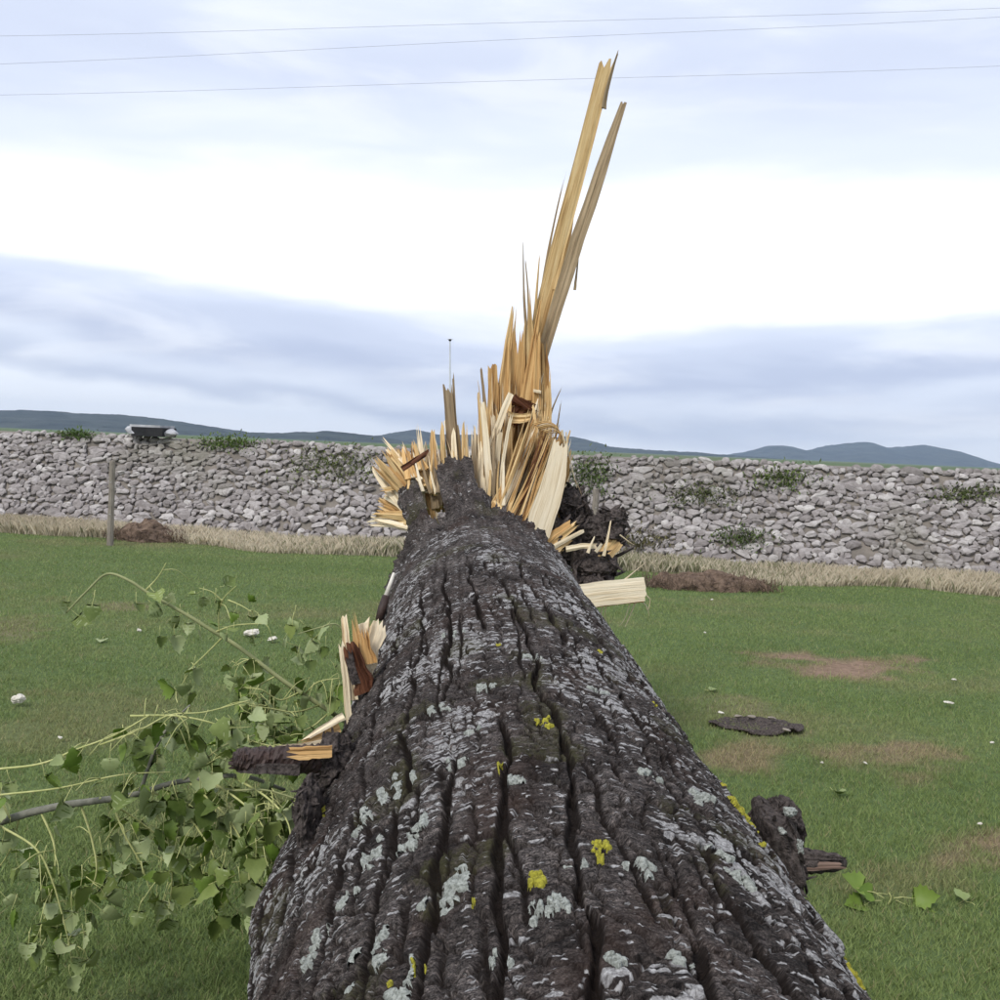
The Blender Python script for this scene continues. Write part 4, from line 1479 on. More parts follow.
# dark reddish brown wood across the hollow
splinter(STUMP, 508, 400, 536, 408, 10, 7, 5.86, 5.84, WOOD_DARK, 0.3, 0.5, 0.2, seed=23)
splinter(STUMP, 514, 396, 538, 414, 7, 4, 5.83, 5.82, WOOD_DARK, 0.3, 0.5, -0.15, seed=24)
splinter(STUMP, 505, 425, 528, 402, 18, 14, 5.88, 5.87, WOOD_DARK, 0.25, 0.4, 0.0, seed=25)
splinter(STUMP, 508, 417, 531, 417, 11, 8, 5.80, 5.79, WOOD, 0.08, 0.6, -0.2, seed=26)
# hinge fibres bent over from the stump towards the trunk
r_ = np.random.default_rng(12)
for k in range(40):
    f = k / 39
    sx, sy = 500 + 40 * f + r_.normal() * 2, 500 + 32 * f + r_.normal() * 3 - 18 * (1 - f)
    ex, ey = 528 + 34 * f + r_.normal() * 3, 420 + 18 * f + r_.normal() * 4
    mm = (WOOD, WOOD_ORANGE, WOOD, WOOD_ORANGE, WOOD_ORANGE, WOOD, WOOD_PALE)[k % 7]
    splinter(STUMP, sx, sy, ex, ey, 2.5 + 3.5 * r_.random(), 2 + 2.5 * r_.random(), 5.58 + 0.12 * (k % 3), 5.76 - 0.05 * f, mm, 0.22, 0.5,
             -0.02 - 0.13 * r_.random(), seed=300 + k, sink=0.2)
for k in range(8):
    f = k / 7
    splinter(STUMP, 512 + 26 * f, 516 + 12 * f, 545 + 16 * f, 436 + 8 * f, 13, 11, 5.80, 5.82, (WOOD_ORANGE, WOOD, WOOD_ORANGE)[k % 3], 0.3, 0.4, -0.08, seed=60 + k, sink=0.1)
for k in range(9):
    fibre(STUMP, [(532 + 2 * k, 424 + 1.2 * k), (546 + 1.5 * k, 421 + 1.5 * k), (558 + k, 428 + 2 * k), (562 + 0.6 * k, 440 + 3 * k + 12 * r_.random())], 5.66 + 0.02 * (k % 3), 2.5 + 4 * r_.random(), (WOOD, WOOD_ORANGE, WOOD_PALE)[k % 3], 'splinter')
splinter(STUMP, 533, 545, 561, 440, 27, 16, 5.45, 5.62, WOOD_PALE, 0.08, 0.22, -0.10, seed=72, rough=0.10, prof=([0, 0.1, 0.35, 0.7, 1.0], [15, 26, 27, 22, 15]))
splinter(STUMP, 561, 510, 567, 448, 16, 8, 5.72, 5.74, WOOD_ORANGE, 0.2, 0.4, 0.0, seed=74, sink=0.1)
splinter(STUMP, 556, 505, 570, 430, 5, 2, 5.66, 5.66, WOOD, 0.2, 0.5, 0.1, cols=3, seed=75)
fibre(STUMP, [(566, 432), (568, 450), (572, 468), (577, 488)], 5.62, 4.5, WOOD_PALE)
fibre(STUMP, [(562, 430), (565, 446), (567, 462)], 5.60, 6, WOOD_PALE)
fibre(STUMP, [(575, 480), (579, 488), (582, 496)], 5.64, 4, WOOD_GREY)
# bright straps in front of the hollow
splinter(STUMP, 488, 456, 511, 393, 8, 6, 5.66, 5.74, WOOD_PALE, 0.05, 0.35, 0.05, seed=80, sink=0.05)
splinter(STUMP, 495, 512, 500, 432, 7, 5, 5.60, 5.66, WOOD_PALE, 0.1, 0.35, 0.08, seed=81)
splinter(STUMP, 500, 520, 512, 412, 4, 3, 5.56, 5.66, WOOD_PALE, 0.1, 0.5, 0.12, cols=3, seed=82)
splinter(STUMP, 491, 500, 482, 402, 9, 5, 5.60, 5.66, WOOD_PALE, 0.1, 0.35, 0.0, seed=83, sink=0.1)
splinter(STUMP, 485, 500, 478, 392, 5, 2, 5.64, 5.70, WOOD, 0.2, 0.5, 0.0, cols=3, seed=84)
# fan of short upright splinters behind the bark horns
splinter(STUMP, 455, 480, 447, 384, 12, 9, 5.68, 5.74, WOOD_GREY, 0.10, 0.4, 0.0, seed=90, sink=0.1)
splinter(STUMP, 458, 480, 453, 372, 5, 2, 5.70, 5.75, WOOD_GREY, 0.1, 0.5, 0.0, cols=3, seed=91, sink=0.1)
for k in range(26):
    f = k / 25
    bx = 418 + 80 * f + r_.normal() * 2
    by = 486 + 14 * f
    hh = 34 + 52 * f ** 0.8 + r_.normal() * 11
    mm = (WOOD_PALE, WOOD, WOOD_PALE, WOOD, WOOD_GREY)[k % 5]
    splinter(STUMP, bx, by, bx - 7 + 5 * f + r_.normal() * 2.5, by - hh, 7 + 4 * r_.random(), 3 + 2.5 * r_.random(), 5.60 + 0.1 * (k % 4), 5.68 + 0.1 * (k % 4), mm, 0.3, 0.4,
             r_.normal() * 0.05, seed=100 + k, sink=0.12)
# packed middle mass
for k in range(34):
    f = r_.random()
    bx, by = 478 + 66 * f, 486 - 20 * r_.random()
    splinter(STUMP, bx, by, bx + 4 + 12 * (f - 0.4) + r_.normal() * 5, by - 36 - 44 * r_.random(), 4 + 4 * r_.random(), 1.5 + 2.5 * r_.random(),
             5.70 + 0.12 * r_.random(), 5.78 + 0.1 * r_.random(), (WOOD, WOOD_PALE, WOOD, WOOD_ORANGE)[k % 4], 0.35, 0.45, r_.normal() * 0.06, seed=700 + k, sink=0.15)
# needles and torn fibres between the larger pieces
for k in range(46):
    f = r_.random()
    bx, by = 478 + 74 * f + r_.normal() * 3, 455 - 40 * r_.random()
    hh = 25 + 60 * r_.random() * (1 - abs(f - 0.5))
    splinter(STUMP, bx, by, bx + (f - 0.35) * 10 + r_.normal() * 4, by - hh, 2 + 2.5 * r_.random(), 0.6, 5.86 + 0.1 * r_.random(), 5.90 + 0.1 * r_.random(),
             (WOOD, WOOD_ORANGE, WOOD_GREY, WOOD, WOOD_PALE)[k % 5], 0.2, 0.6, r_.normal() * 0.06, cols=3, seed=500 + k, sink=0.05)
for k in range(44):
    f = k / 43
    bx, by = 408 + 96 * f + r_.normal() * 3, 482 + 16 * f
    hh = 26 + 60 * f * r_.random() + 14 * r_.random()
    splinter(STUMP, bx, by, bx - 9 + 10 * f + r_.normal() * 5, by - hh, 2 + 2.5 * r_.random(), 0.6, 5.52 + 0.14 * r_.random(), 5.60 + 0.14 * r_.random(),
             (WOOD_PALE, WOOD, WOOD_PALE, WOOD_GREY, WOOD)[k % 5], 0.2, 0.6, r_.normal() * 0.08, cols=3, seed=560 + k, sink=0.05)
for k in range(74):
    f = r_.random()
    sx, sy = 502 + 38 * f, 488 + 40 * f
    splinter(STUMP, sx, sy, sx + 22 + 14 * r_.random(), sy - 50 - 40 * r_.random(), 1.5 + 2.5 * r_.random(), 0.8, 5.53 + 0.1 * r_.random(), 5.66 + 0.06 * r_.random(),
             (WOOD, WOOD_ORANGE, WOOD, WOOD, WOOD_ORANGE, WOOD_PALE, WOOD, WOOD_DARK)[k % 8], 0.2, 0.6, r_.normal() * 0.09 - 0.05, cols=3, seed=620 + k, sink=0.2)
# bark flaps and chips right of the break
def pxvec(dx, dy, Y):
    return at(500 + dx, 500 + dy, Y) - at(500, 500, Y)


def lump(x, y, w, h, Y, dpt, seed, parent=STUMP, m=BARK_PLAIN, tilt=0.0, ridge=0.25, amp=0.4):
    ex = pxvec(w / 2 * math.cos(tilt), w / 2 * math.sin(tilt), Y)
    ez = pxvec(h / 2 * math.sin(tilt), -h / 2 * math.cos(tilt), Y)
    return chunk('bark_flap', parent, at(x, y, Y), ex, Vector((0, dpt, 0)), ez, m, seed, amp, 3, ridge, 0.8, 46, 0.75)


lump(569, 506, 28, 34, 5.75, 0.10, 1, tilt=-0.3)
lump(600, 530, 50, 31, 5.70, 0.13, 2, tilt=-0.15)
lump(592, 563, 46, 34, 5.60, 0.13, 3, tilt=0.1)
lump(560, 540, 30, 40, 5.60, 0.10, 4)
lump(583, 585, 40, 24, 5.55, 0.10, 5)
lump(613, 521, 26, 22, 5.66, 0.08, 6)
shred(STUMP, 549, 548, 580, 524, 22, 17, 5.48, 5.50, WOOD, 5, 130, name='wood_chip')
splinter(STUMP, 548, 550, 584, 530, 5, 4, 5.46, 5.48, WOOD_PALE, 0.1, 0.4, 0.0, cols=3, seed=131, name='wood_chip')
splinter(STUMP, 600, 560, 617, 540, 16, 14, 5.52, 5.56, WOOD, 0.2, 0.25, 0.0, seed=132, name='wood_chip')
splinter(STUMP, 566, 549, 598, 546, 6, 5, 5.44, 5.46, WOOD_PALE, 0.15, 0.4, 0.15, seed=133, name='wood_chip')
splinter(STUMP, 604, 556, 611, 520, 3.5, 1.2, 5.46, 5.46, WOOD_PALE, 0.1, 0.5, 0.0, cols=3, seed=134)
splinter(STUMP, 588, 553, 595, 536, 3.5, 1.2, 5.44, 5.44, WOOD_PALE, 0.1, 0.5, 0.1, cols=3, seed=135)
splinter(STUMP, 596, 552, 602, 543, 4, 2, 5.44, 5.44, WOOD_PALE, 0.1, 0.5, 0.0, cols=3, seed=136)
splinter(STUMP, 583, 596, 646, 589, 25, 24, 5.30, 5.42, WOOD_PALE, 0.05, 0.12, 0.03, cols=7, seed=137, name='broken_board', sink=0.12, rough=0.15)
splinter(STUMP, 588, 607, 645, 600, 4, 4, 5.31, 5.43, WOOD_ORANGE, 0.08, 0.5, 0.03, cols=3, seed=138, name='broken_board', sink=0.08)
fibre(STUMP, [(624, 580), (634, 572), (646, 562)], 5.40, 5.5, WOOD_PALE)
fibre(STUMP, [(645, 594), (650, 600), (648, 610), (646, 606)], 5.42, 3.5, WOOD_PALE)
fibre(STUMP, [(640, 600), (647, 607), (649, 616)], 5.42, 3.5, WOOD_PALE)
fibre(STUMP, [(636, 601), (631, 613), (625, 627)], 5.42, 5, WOOD_PALE)
fibre(STUMP, [(630, 604), (624, 620), (619, 626)], 5.42, 3, WOOD_PALE)
fibre(STUMP, [(602, 607), (601, 618), (602, 626)], 5.36, 4, WOOD_PALE)
fibre(STUMP, [(606, 607), (605, 616), (607, 624)], 5.37, 3, WOOD_PALE)
fibre(STUMP, [(620, 535), (628, 541), (634, 545)], 5.5, 4, WOOD_PALE)

# ragged wood on the trunk's own left side
for k, (x0, y0, x1, y1, w0, w1, m_) in enumerate([
        (408, 492, 376, 452, 16, 26, WOOD), (410, 484, 388, 446, 12, 14, WOOD), (402, 500, 374, 462, 14, 20, WOOD_PALE),
        (412, 478, 396, 442, 4, 2, WOOD_PALE), (415, 474, 382, 436, 3, 1.5, WOOD_PALE), (418, 478, 414, 436, 10, 4, WOOD),
        (400, 505, 380, 492, 10, 9, WOOD_PALE), (400, 512, 377, 502, 16, 14, WOOD), (402, 520, 370, 516, 18, 13, WOOD), (400, 522, 366, 524, 9, 5, WOOD_PALE),
        (397, 488, 376, 489, 3, 2, WOOD_PALE), (430, 504, 420, 470, 13, 11, WOOD), (433, 512, 424, 476, 6, 5, WOOD_PALE), (426, 480, 428, 452, 9, 4, WOOD),
        (424, 500, 416, 462, 12, 8, WOOD_PALE), (436, 515, 427, 490, 3, 2, WOOD_PALE), (410, 470, 404, 446, 10, 6, WOOD_ORANGE), (420, 462, 412, 440, 8, 3, WOOD_ORANGE)]):
    shred(TRUNK, x0, y0, x1, y1, w0, w1, 5.58 + 0.03 * (k % 4), 5.64 + 0.03 * (k % 5), m_, max(1, int(round(max(w0, w1) / 3.0))), 1500 + k, sink=0.06)
splinter(TRUNK, 402, 469, 430, 451, 6, 5, 5.32, 5.36, WOOD_DARK, 0.25, 0.5, 0.0, seed=180)
splinter(TRUNK, 412, 464, 426, 452, 4, 3, 5.31, 5.34, WOOD_DARK, 0.25, 0.5, 0.0, seed=181)
# pale splinter lip along the right edge of the break
splinter(TRUNK, 522, 532, 495, 500, 5, 4, 5.30, 5.40, WOOD, 0.1, 0.5, 0.0, cols=3, seed=182)

# ------------------------------------------------------------------ broken branches on the trunk
def stub_left():
    Y = 2.25
    p = [at(x, y, Y + dy) for x, y, dy in ((338, 762, 0.02), (318, 759, 0.0), (296, 759, -0.02), (270, 760, -0.03), (246, 760, -0.05), (233, 760, -0.06))]
    P = spline(p, 6)
    s = Y / FPX
    rr = np.interp(np.linspace(0, 1, len(P)), [0, 0.3, 0.55, 0.85, 1], np.array([17, 15, 13.5, 12, 8]) * s)
    e = ob('branch_stub', MB().add(*tube(spline(p, 9), np.interp(np.linspace(0, 1, 46), np.linspace(0, 1, len(rr)), rr), 18, True, 0.13, 3)).mesh('branch_stub', [BARK_WET]), TRUNK, 'short dark broken branch stub on the left of the trunk')
    splinter(e, 250, 762, 228, 764, 16, 10, 2.20, 2.19, BARK_WET, 0.5, 0.6, 0.0, seed=199, name='bark_strip')
    splinter(e, 300, 770, 236, 768, 12, 9, 2.19, 2.18, BARK_PLAIN, 0.3, 0.3, 0.0, seed=198, name='bark_strip')
    splinter(e, 332, 752, 286, 753, 12, 13, 2.20, 2.18, WOOD_ORANGE, 0.3, 0.3, 0.0, seed=201, name='torn_wood')
    splinter(e, 335, 740, 276, 748, 6, 4, 2.27, 2.22, WOOD_PALE, 0.3, 0.4, 0.05, seed=202, name='torn_wood')
    splinter(e, 344, 716, 302, 741, 8, 5, 2.30, 2.28, WOOD_PALE, 0.35, 0.3, -0.05, seed=203, name='torn_wood')
    splinter(e, 340, 728, 294, 746, 9, 5, 2.31, 2.28, WOOD_ORANGE, 0.35, 0.3, 0.0, seed=204, name='torn_wood')
    chunk('bark_collar', TRUNK, at(333, 758, 2.28), pxvec(17, 0, 2.28), Vector((0, 0.08, 0)), pxvec(3, -26, 2.28), BARK_PLAIN, 31, 0.4, 4, 0.0)
    chunk('bark_collar', TRUNK, at(310, 820, 2.08), pxvec(12, -8, 2.06), Vector((0, 0.09, 0)), pxvec(-6, -38, 2.06), BARK_PLAIN, 32, 0.45, 4, 0.0)
    # torn branch base higher up
    Y = 2.75
    k = splinter(TRUNK, 362, 672, 376, 618, 30, 26, 2.80, 2.82, WOOD_PALE, 0.22, 0.25, 0.0, seed=205, name='torn_branch_base')
    splinter(k, 352, 700, 344, 614, 12, 6, 2.78, 2.80, WOOD_PALE, 0.2, 0.4, 0.0, seed=206, name='splinter')
    splinter(k, 350, 728, 341, 640, 7, 6, 2.76, 2.78, WOOD_PALE, 0.3, 0.4, 0.0, seed=207, name='splinter')
    splinter(k, 362, 660, 352, 612, 14, 4, 2.77, 2.78, WOOD_ORANGE, 0.45, 0.4, 0.0, seed=208, name='splinter')
    splinter(k, 368, 664, 362, 628, 16, 8, 2.76, 2.77, WOOD_ORANGE, 0.45, 0.4, 0.0, seed=209, name='splinter')
    splinter(k, 366, 692, 348, 642, 21, 17, 2.73, 2.74, WOOD_DARK, 0.25, 0.4, 0.0, seed=210, name='bark_strip')
    splinter(k, 356, 684, 348, 650, 9, 8, 2.715, 2.72, BARK_PLAIN, 0.3, 0.4, 0.0, seed=211, name='bark_strip')


stub_left()


def stub_right():
    Y = 2.0
    k = chunk('branch_knot', TRUNK, at(778, 848, Y), pxvec(18, 5, Y), Vector((0, 0.09, 0)), pxvec(-6, -40, Y), BARK_PLAIN, 41, 0.22, 5, 0.0, 0.5)
    k['label'] = 'dark knobbly bark knot on the right flank of the trunk'
    chunk('knot_bark', k, at(786, 822, Y + 0.02), pxvec(15, 3, Y), Vector((0, 0.06, 0)), pxvec(0, -20, Y), BARK_PLAIN, 42, 0.4, 4, 0.2)
    for q, (x, y, w, h) in enumerate(((790, 812, 6, 4), (799, 846, 4, 6), (790, 874, 5, 7), (782, 830, 4, 3))):
        chunk('lichen', k, at(x, y, Y - 0.075), pxvec(w, 0, Y), Vector((0, 0.012, 0)), pxvec(0, -h, Y), LICHEN_GREY, 60 + q, 0.6, 3, 0.0, 0.8, 0)
    p = [at(x, y, 2.35) for x, y in ((728, 856), (765, 860), (805, 861), (824, 862), (846, 863))]
    P = spline(p, 5)
    rr = np.interp(np.linspace(0, 1, len(P)), [0, 0.6, 0.92, 1], np.array([14, 12, 9, 4]) * 2.35 / FPX)
    e = ob('branch_stub', MB().add(*tube(P, rr, 12, True, 0.12, 6)).mesh('branch_stub', [BARK_PLAIN], True), TRUNK, 'short reddish broken stub poking out on the right')
    splinter(e, 800, 866, 846, 866, 10, 6, 2.325, 2.325, mat_wood('red_wood', (0.08, 0.045, 0.032), (0.19, 0.125, 0.095), (0.30, 0.21, 0.165)), 0.25, 0.3, 0.0, seed=221, name='torn_wood')
    splinter(e, 800, 856, 848, 859, 5, 3, 2.33, 2.33, BARK_PLAIN, 0.25, 0.4, 0.0, seed=222, name='bark_strip')


stub_right()


def peeled_twig():
    e = empty('peeled_twig', at(384, 606, 3.9), 'thin peeled twig leaning on the left edge of the trunk, half dark bark', 'twig')
    a, b, c = at(379, 620, 3.86), at(386, 596, 3.9), at(394, 573, 3.94)
    ob('bark_sleeve', MB().add(*tube([a, a + (b - a) * 0.5, b], [0.016, 0.018, 0.015], 9, True, 0.06, 2)).mesh('bark_sleeve', [BARK_WET], True), e)
    ob('peeled_wood', MB().add(*tube([b - (c - b) * 0.05, c], [0.010, 0.006], 8)).mesh('peeled_wood', [CHIP], True), e)


peeled_twig()


# ------------------------------------------------------------------ leafy branches
def leaf_mesh(seed, mt, mbm):
    """poplar leaf, stalk from the origin along -Z, blade beyond it; about 65 mm of blade"""
    r = np.random.default_rng(seed)
    L, stalk = 0.062, 0.048
    out = [(0.0, 0.0), (0.10, 0.26), (0.03, 0.42), (0.22, 0.44), (0.30, 0.52), (0.40, 0.40), (0.52, 0.42), (0.62, 0.27), (0.74, 0.25), (0.84, 0.11), (1.0, 0.0)]
    out = [(t + (r.random() - 0.5) * 0.03, w * (0.92 + 0.2 * r.random())) for t, w in out]
    fold, curl, cup = 0.25 + 0.5 * r.random(), (r.random() - 0.3) * 2.0, (r.random() - 0.5) * 1.2
    V = []
    def pt(t, w, s):
        z = -stalk - L * t
        x = s * w * L
        y = fold * w * L + curl * L * t * t * 0.5 + cup * L * w * t + (r.random() - 0.5) * 0.002
        return (x, y, z)
    n = len(out)
    mid = [pt(t, 0, 0) for t, w in out]
    lf = [pt(t, w, -1) for t, w in out]
    rt = [pt(t, w, 1) for t, w in out]
    top = np.array(mid + lf + rt)
    th = np.array([0, 0.0006, 0])
    bot = top - th
    F = []
    for k in range(n - 1):
        F += [(k, k + 1, n + k + 1, n + k), (k, 2 * n + k, 2 * n + k + 1, k + 1)]
    F = np.array(F)
    mb = MB()
    mb.add(top, F[:, ::-1], None, None, 0)
    mb.add(bot, F, None, None, 1)
    mb.add(*tube([(0, 0, 0), (0.003 * r.normal(), 0.002, -stalk * 0.5), (0, 0, -stalk), (0, curl * L * 0.02, -stalk - L * 0.3)], [0.0013, 0.0011, 0.0010, 0.0006], 5), mi=2)
    return mb.mesh('leaf', [mt, mbm, STALK], True)


LEAVES = [leaf_mesh(400 + k, LEAF_TOP, LEAF_PALE) for k in range(7)]
LEAVES_P = [leaf_mesh(420 + k, LEAF_PALE, LEAF_TOP) for k in range(4)]
LEAVES_F = [leaf_mesh(440 + k, LEAF_FRESH, LEAF_FRESH) for k in range(3)]
for me_ in LEAVES + LEAVES_P + LEAVES_F:
    me_.name = 'leaf'
lr = np.random.default_rng(99)


def put_leaf(parent, p, scale=1.0, droop=0.9, kinds=None):
    u = lr.random()
    me = kinds[int(lr.integers(len(kinds)))] if kinds else (LEAVES[int(lr.integers(7))] if u < 0.48 else LEAVES_P[int(lr.integers(4))] if u < 0.80 else LEAVES_F[int(lr.integers(3))])
    o = bpy.data.objects.new('leaf', me)
    C.objects.link(o)
    o.parent = parent
    e = Matrix.Rotation(lr.random() * 2 * math.pi, 4, 'Z') @ Matrix.Rotation(lr.normal() * droop, 4, 'X') @ Matrix.Rotation(lr.random() * 2 * math.pi, 4, 'Z')
    s = scale * (0.58 + 0.60 * lr.random())
    o.matrix_local = parent.matrix_world.inverted() @ Matrix.Translation(p) @ e @ Matrix.Scale(s, 4)


def twig(parent, pts, r0, r1, m, nleaf, scale=1.0, droop=0.9, start=0.15, name='twig', bare=0, spread=0.015):
    """pts: (x, y, depth) picture points"""
    P = spline([at(*p) for p in pts], 6)
    me = MB().add(*tube(P, np.linspace(r0, r1, len(P)), 7, True, 0.08, 2)).mesh(name, [m], True)
    t = ob(name, me, parent)
    for _ in range(int(nleaf * 1.55)):
        k = start + (1 - start) * lr.random() ** 0.8
        i = min(int(k * (len(P) - 1)), len(P) - 2)
        q = P[i].lerp(P[i + 1], lr.random()) + Vector(lr.normal(size=3) * spread)
        put_leaf(parent, q, scale, droop)
    for _ in range(int(bare * 0.5)):
        i = int((0.2 + 0.8 * lr.random()) * (len(P) - 1))
        d = Vector(lr.normal(size=3))
        d.z = d.z * 0.6 - 0.25
        d.normalize()
        q = P[i]
        L = 0.05 + 0.08 * lr.random()
        pts_ = [q, q + d * L * 0.5 + Vector((0, 0, 0.006)), q + d * L + Vector((0, 0, -0.02))]
        ob('leaf_stalk', MB().add(*tube(spline(pts_, 3), np.linspace(0.0019, 0.0011, 7), 5)).mesh('leaf_stalk', [STALK], True), parent)
    return P


def lower_branch():
    root = empty('leafy_branch', (-2.8, 3.0, 0.0), 'drooping leafy poplar branch spread over the grass left of the trunk', 'branch', 'torn off leafy branches')
    twig(root, [(-440, 990, 3.0), (-260, 905, 2.95), (-120, 862, 2.9), (0, 822, 2.85), (60, 806, 2.82), (130, 796, 2.8), (178, 782, 2.8), (240, 776, 2.8), (285, 790, 2.85)], 0.0165, 0.005, TWIG, 10, name='main_stem', start=0.6)
    # tall upper sprays
    twig(root, [(140, 793, 2.8), (155, 750, 2.8), (170, 725, 2.82), (190, 705, 2.84)], 0.006, 0.0025, TWIG, 6, bare=6)
    twig(root, [(-10, 770, 2.75), (40, 764, 2.72), (75, 750, 2.7), (115, 735, 2.7), (150, 715, 2.7)], 0.0035, 0.002, STALK, 7, bare=6)
    twig(root, [(130, 716, 2.72), (175, 716, 2.74), (215, 724, 2.76), (255, 742, 2.78), (300, 752, 2.8)], 0.0032, 0.002, STALK, 10, bare=16)
    twig(root, [(100, 745, 2.7), (140, 730, 2.7), (170, 715, 2.74), (205, 712, 2.78), (250, 700, 2.82)], 0.003, 0.0015, STALK, 5, bare=12)
    twig(root, [(0, 795, 2.7), (60, 788, 2.7), (120, 775, 2.72), (170, 772, 2.74)], 0.003, 0.0015, STALK, 8, bare=6)
    # leaves round the dark stub
    twig(root, [(180, 783, 2.8), (205, 760, 2.78), (225, 745, 2.76), (255, 735, 2.76)], 0.004, 0.002, TWIG_GREEN, 12, 1.1)
    twig(root, [(200, 782, 2.8), (230, 790, 2.76), (265, 790, 2.72), (300, 800, 2.7)], 0.004, 0.002, TWIG_GREEN, 14, 1.1, bare=5)
    # hanging masses
    for pts, nl, br in (
            ([(40, 810, 2.83), (55, 850, 2.78), (50, 900, 2.75), (38, 935, 2.74)], 11, 7),
            ([(0, 826, 2.8), (35, 848, 2.76), (52, 880, 2.74), (66, 930, 2.72), (72, 962, 2.72)], 8, 8),
            ([(80, 803, 2.82), (92, 840, 2.8), (96, 875, 2.78), (80, 905, 2.78)], 13, 6),
            ([(110, 798, 2.82), (125, 835, 2.8), (140, 862, 2.8), (150, 890, 2.8)], 8, 7),
            ([(140, 795, 2.8), (165, 830, 2.78), (172, 870, 2.78), (170, 905, 2.8)], 10, 7),
            ([(165, 790, 2.8), (195, 825, 2.76), (215, 860, 2.74), (220, 900, 2.74)], 15, 7),
            ([(190, 783, 2.8), (225, 815, 2.74), (245, 850, 2.7), (250, 890, 2.68)], 16, 7),
            ([(210, 780, 2.8), (250, 810, 2.7), (272, 850, 2.64), (262, 905, 2.64)], 15, 8),
            ([(235, 778, 2.8), (270, 800, 2.68), (290, 830, 2.6), (285, 880, 2.58)], 12, 6),
            ([(150, 792, 2.8), (190, 805, 2.84), (235, 830, 2.9), (265, 835, 2.95)], 14, 4),
            ([(100, 798, 2.8), (130, 815, 2.9), (170, 845, 2.95), (200, 870, 3.0)], 10, 4),
            ([(20, 815, 2.84), (10, 850, 2.86), (-10, 880, 2.9)], 8, 4),
            ([(10, 818, 2.8), (-5, 790, 2.8), (-20, 770, 2.8)], 6, 3)):
        twig(root, pts, 0.0035, 0.0016, STALK, nl, 1.0, 0.75, bare=br, spread=0.028)
    return root


lower_branch()


def upper_branch():
    root = empty('leafy_branch', at(350, 722, 3.2), 'long thin poplar twig with few leaves rising left from behind the trunk', 'branch', 'torn off leafy branches')
    twig(root, [(352, 726, 3.2), (325, 708, 3.2), (285, 682, 3.2), (240, 648, 3.2), (205, 626, 3.2), (182, 612, 3.2), (150, 594, 3.2), (128, 580, 3.2), (107, 574, 3.2), (88, 590, 3.2), (66, 613, 3.2)],
         0.0085, 0.003, TWIG_GREEN, 0, name='main_stem')
    P = lambda x, y, k=None, s=1.0, d=0.7: put_leaf(root, at(x, y, 3.2), s, d, k)
    for x, y, k in ((72, 590, LEAVES), (66, 606, LEAVES_P), (95, 590, LEAVES_P), (160, 590, LEAVES), (172, 600, LEAVES), (180, 604, LEAVES), (160, 626, LEAVES), (148, 600, LEAVES),
                    (188, 612, LEAVES), (172, 612, LEAVES_P), (176, 620, LEAVES_P), (150, 585, LEAVES), (200, 620, LEAVES), (136, 592, LEAVES), (294, 678, LEAVES_P)):
        P(x, y, k, 0.85)
    twig(root, [(146, 590, 3.2), (158, 577, 3.2), (166, 563, 3.2)], 0.003, 0.0012, STALK, 0, bare=2)
    twig(root, [(219, 634, 3.2), (219, 612, 3.18), (224, 598, 3.16), (236, 586, 3.15)], 0.003, 0.0014, STALK, 0, bare=5)
    twig(root, [(223, 602, 3.16), (212, 592, 3.15), (199, 588, 3.14)], 0.0024, 0.0012, STALK, 3, 0.7)
    twig(root, [(228, 600, 3.16), (240, 605, 3.15), (252, 612, 3.14)], 0.0024, 0.0012, STALK, 3, 0.7, bare=3)
    twig(root, [(215, 632, 3.2), (232, 626, 3.18), (250, 624, 3.16), (268, 624, 3.15)], 0.003, 0.0014, STALK, 3, 0.8, bare=3)
    twig(root, [(222, 638, 3.2), (205, 655, 3.2), (192, 668, 3.2), (180, 688, 3.2)], 0.003, 0.0014, STALK, 3, 0.8, bare=2)
    twig(root, [(262, 664, 3.2), (248, 660, 3.18), (235, 666, 3.16)], 0.003, 0.0014, STALK, 5, 0.9, bare=2)
    twig(root, [(276, 676, 3.2), (262, 684, 3.18), (256, 694, 3.16)], 0.003, 0.0014, STALK, 9, 0.9, bare=2)
    twig(root, [(305, 694, 3.2), (318, 682, 3.18), (340, 678, 3.18)], 0.003, 0.0014, STALK, 6, 0.9, bare=4)
    # leafy tip hanging before the torn branch base
    twig(root, [(345, 690, 3.22), (348, 650, 3.2), (338, 625, 3.18), (318, 628, 3.16), (298, 634, 3.15)], 0.0032, 0.0016, TWIG_GREEN, 0)
    for x, y, k in ((300, 620, LEAVES), (288, 632, LEAVES), (310, 635, LEAVES), (322, 628, LEAVES), (330, 622, LEAVES), (318, 640, LEAVES_P), (300, 645, LEAVES), (294, 612, LEAVES), (284, 640, LEAVES),
                    (309, 650, LEAVES), (296, 605, LEAVES), (326, 636, LEAVES), (340, 640, LEAVES), (320, 650, LEAVES), (330, 660, LEAVES)):
        P(x, y, k, 0.95)
    # low foliage between this twig and the stub
    for pts in ([(320, 705, 3.2), (295, 712, 3.1), (268, 708, 3.05), (240, 705, 3.0)], [(330, 712, 3.2), (310, 728, 3.1), (285, 735, 3.05), (262, 742, 3.0)],
                [(300, 692, 3.2), (280, 700, 3.15), (262, 690, 3.1), (246, 688, 3.1)]):
        twig(root, pts, 0.0032, 0.0016, STALK, 13, 0.95, 0.8, bare=3, spread=0.03)


upper_branch()


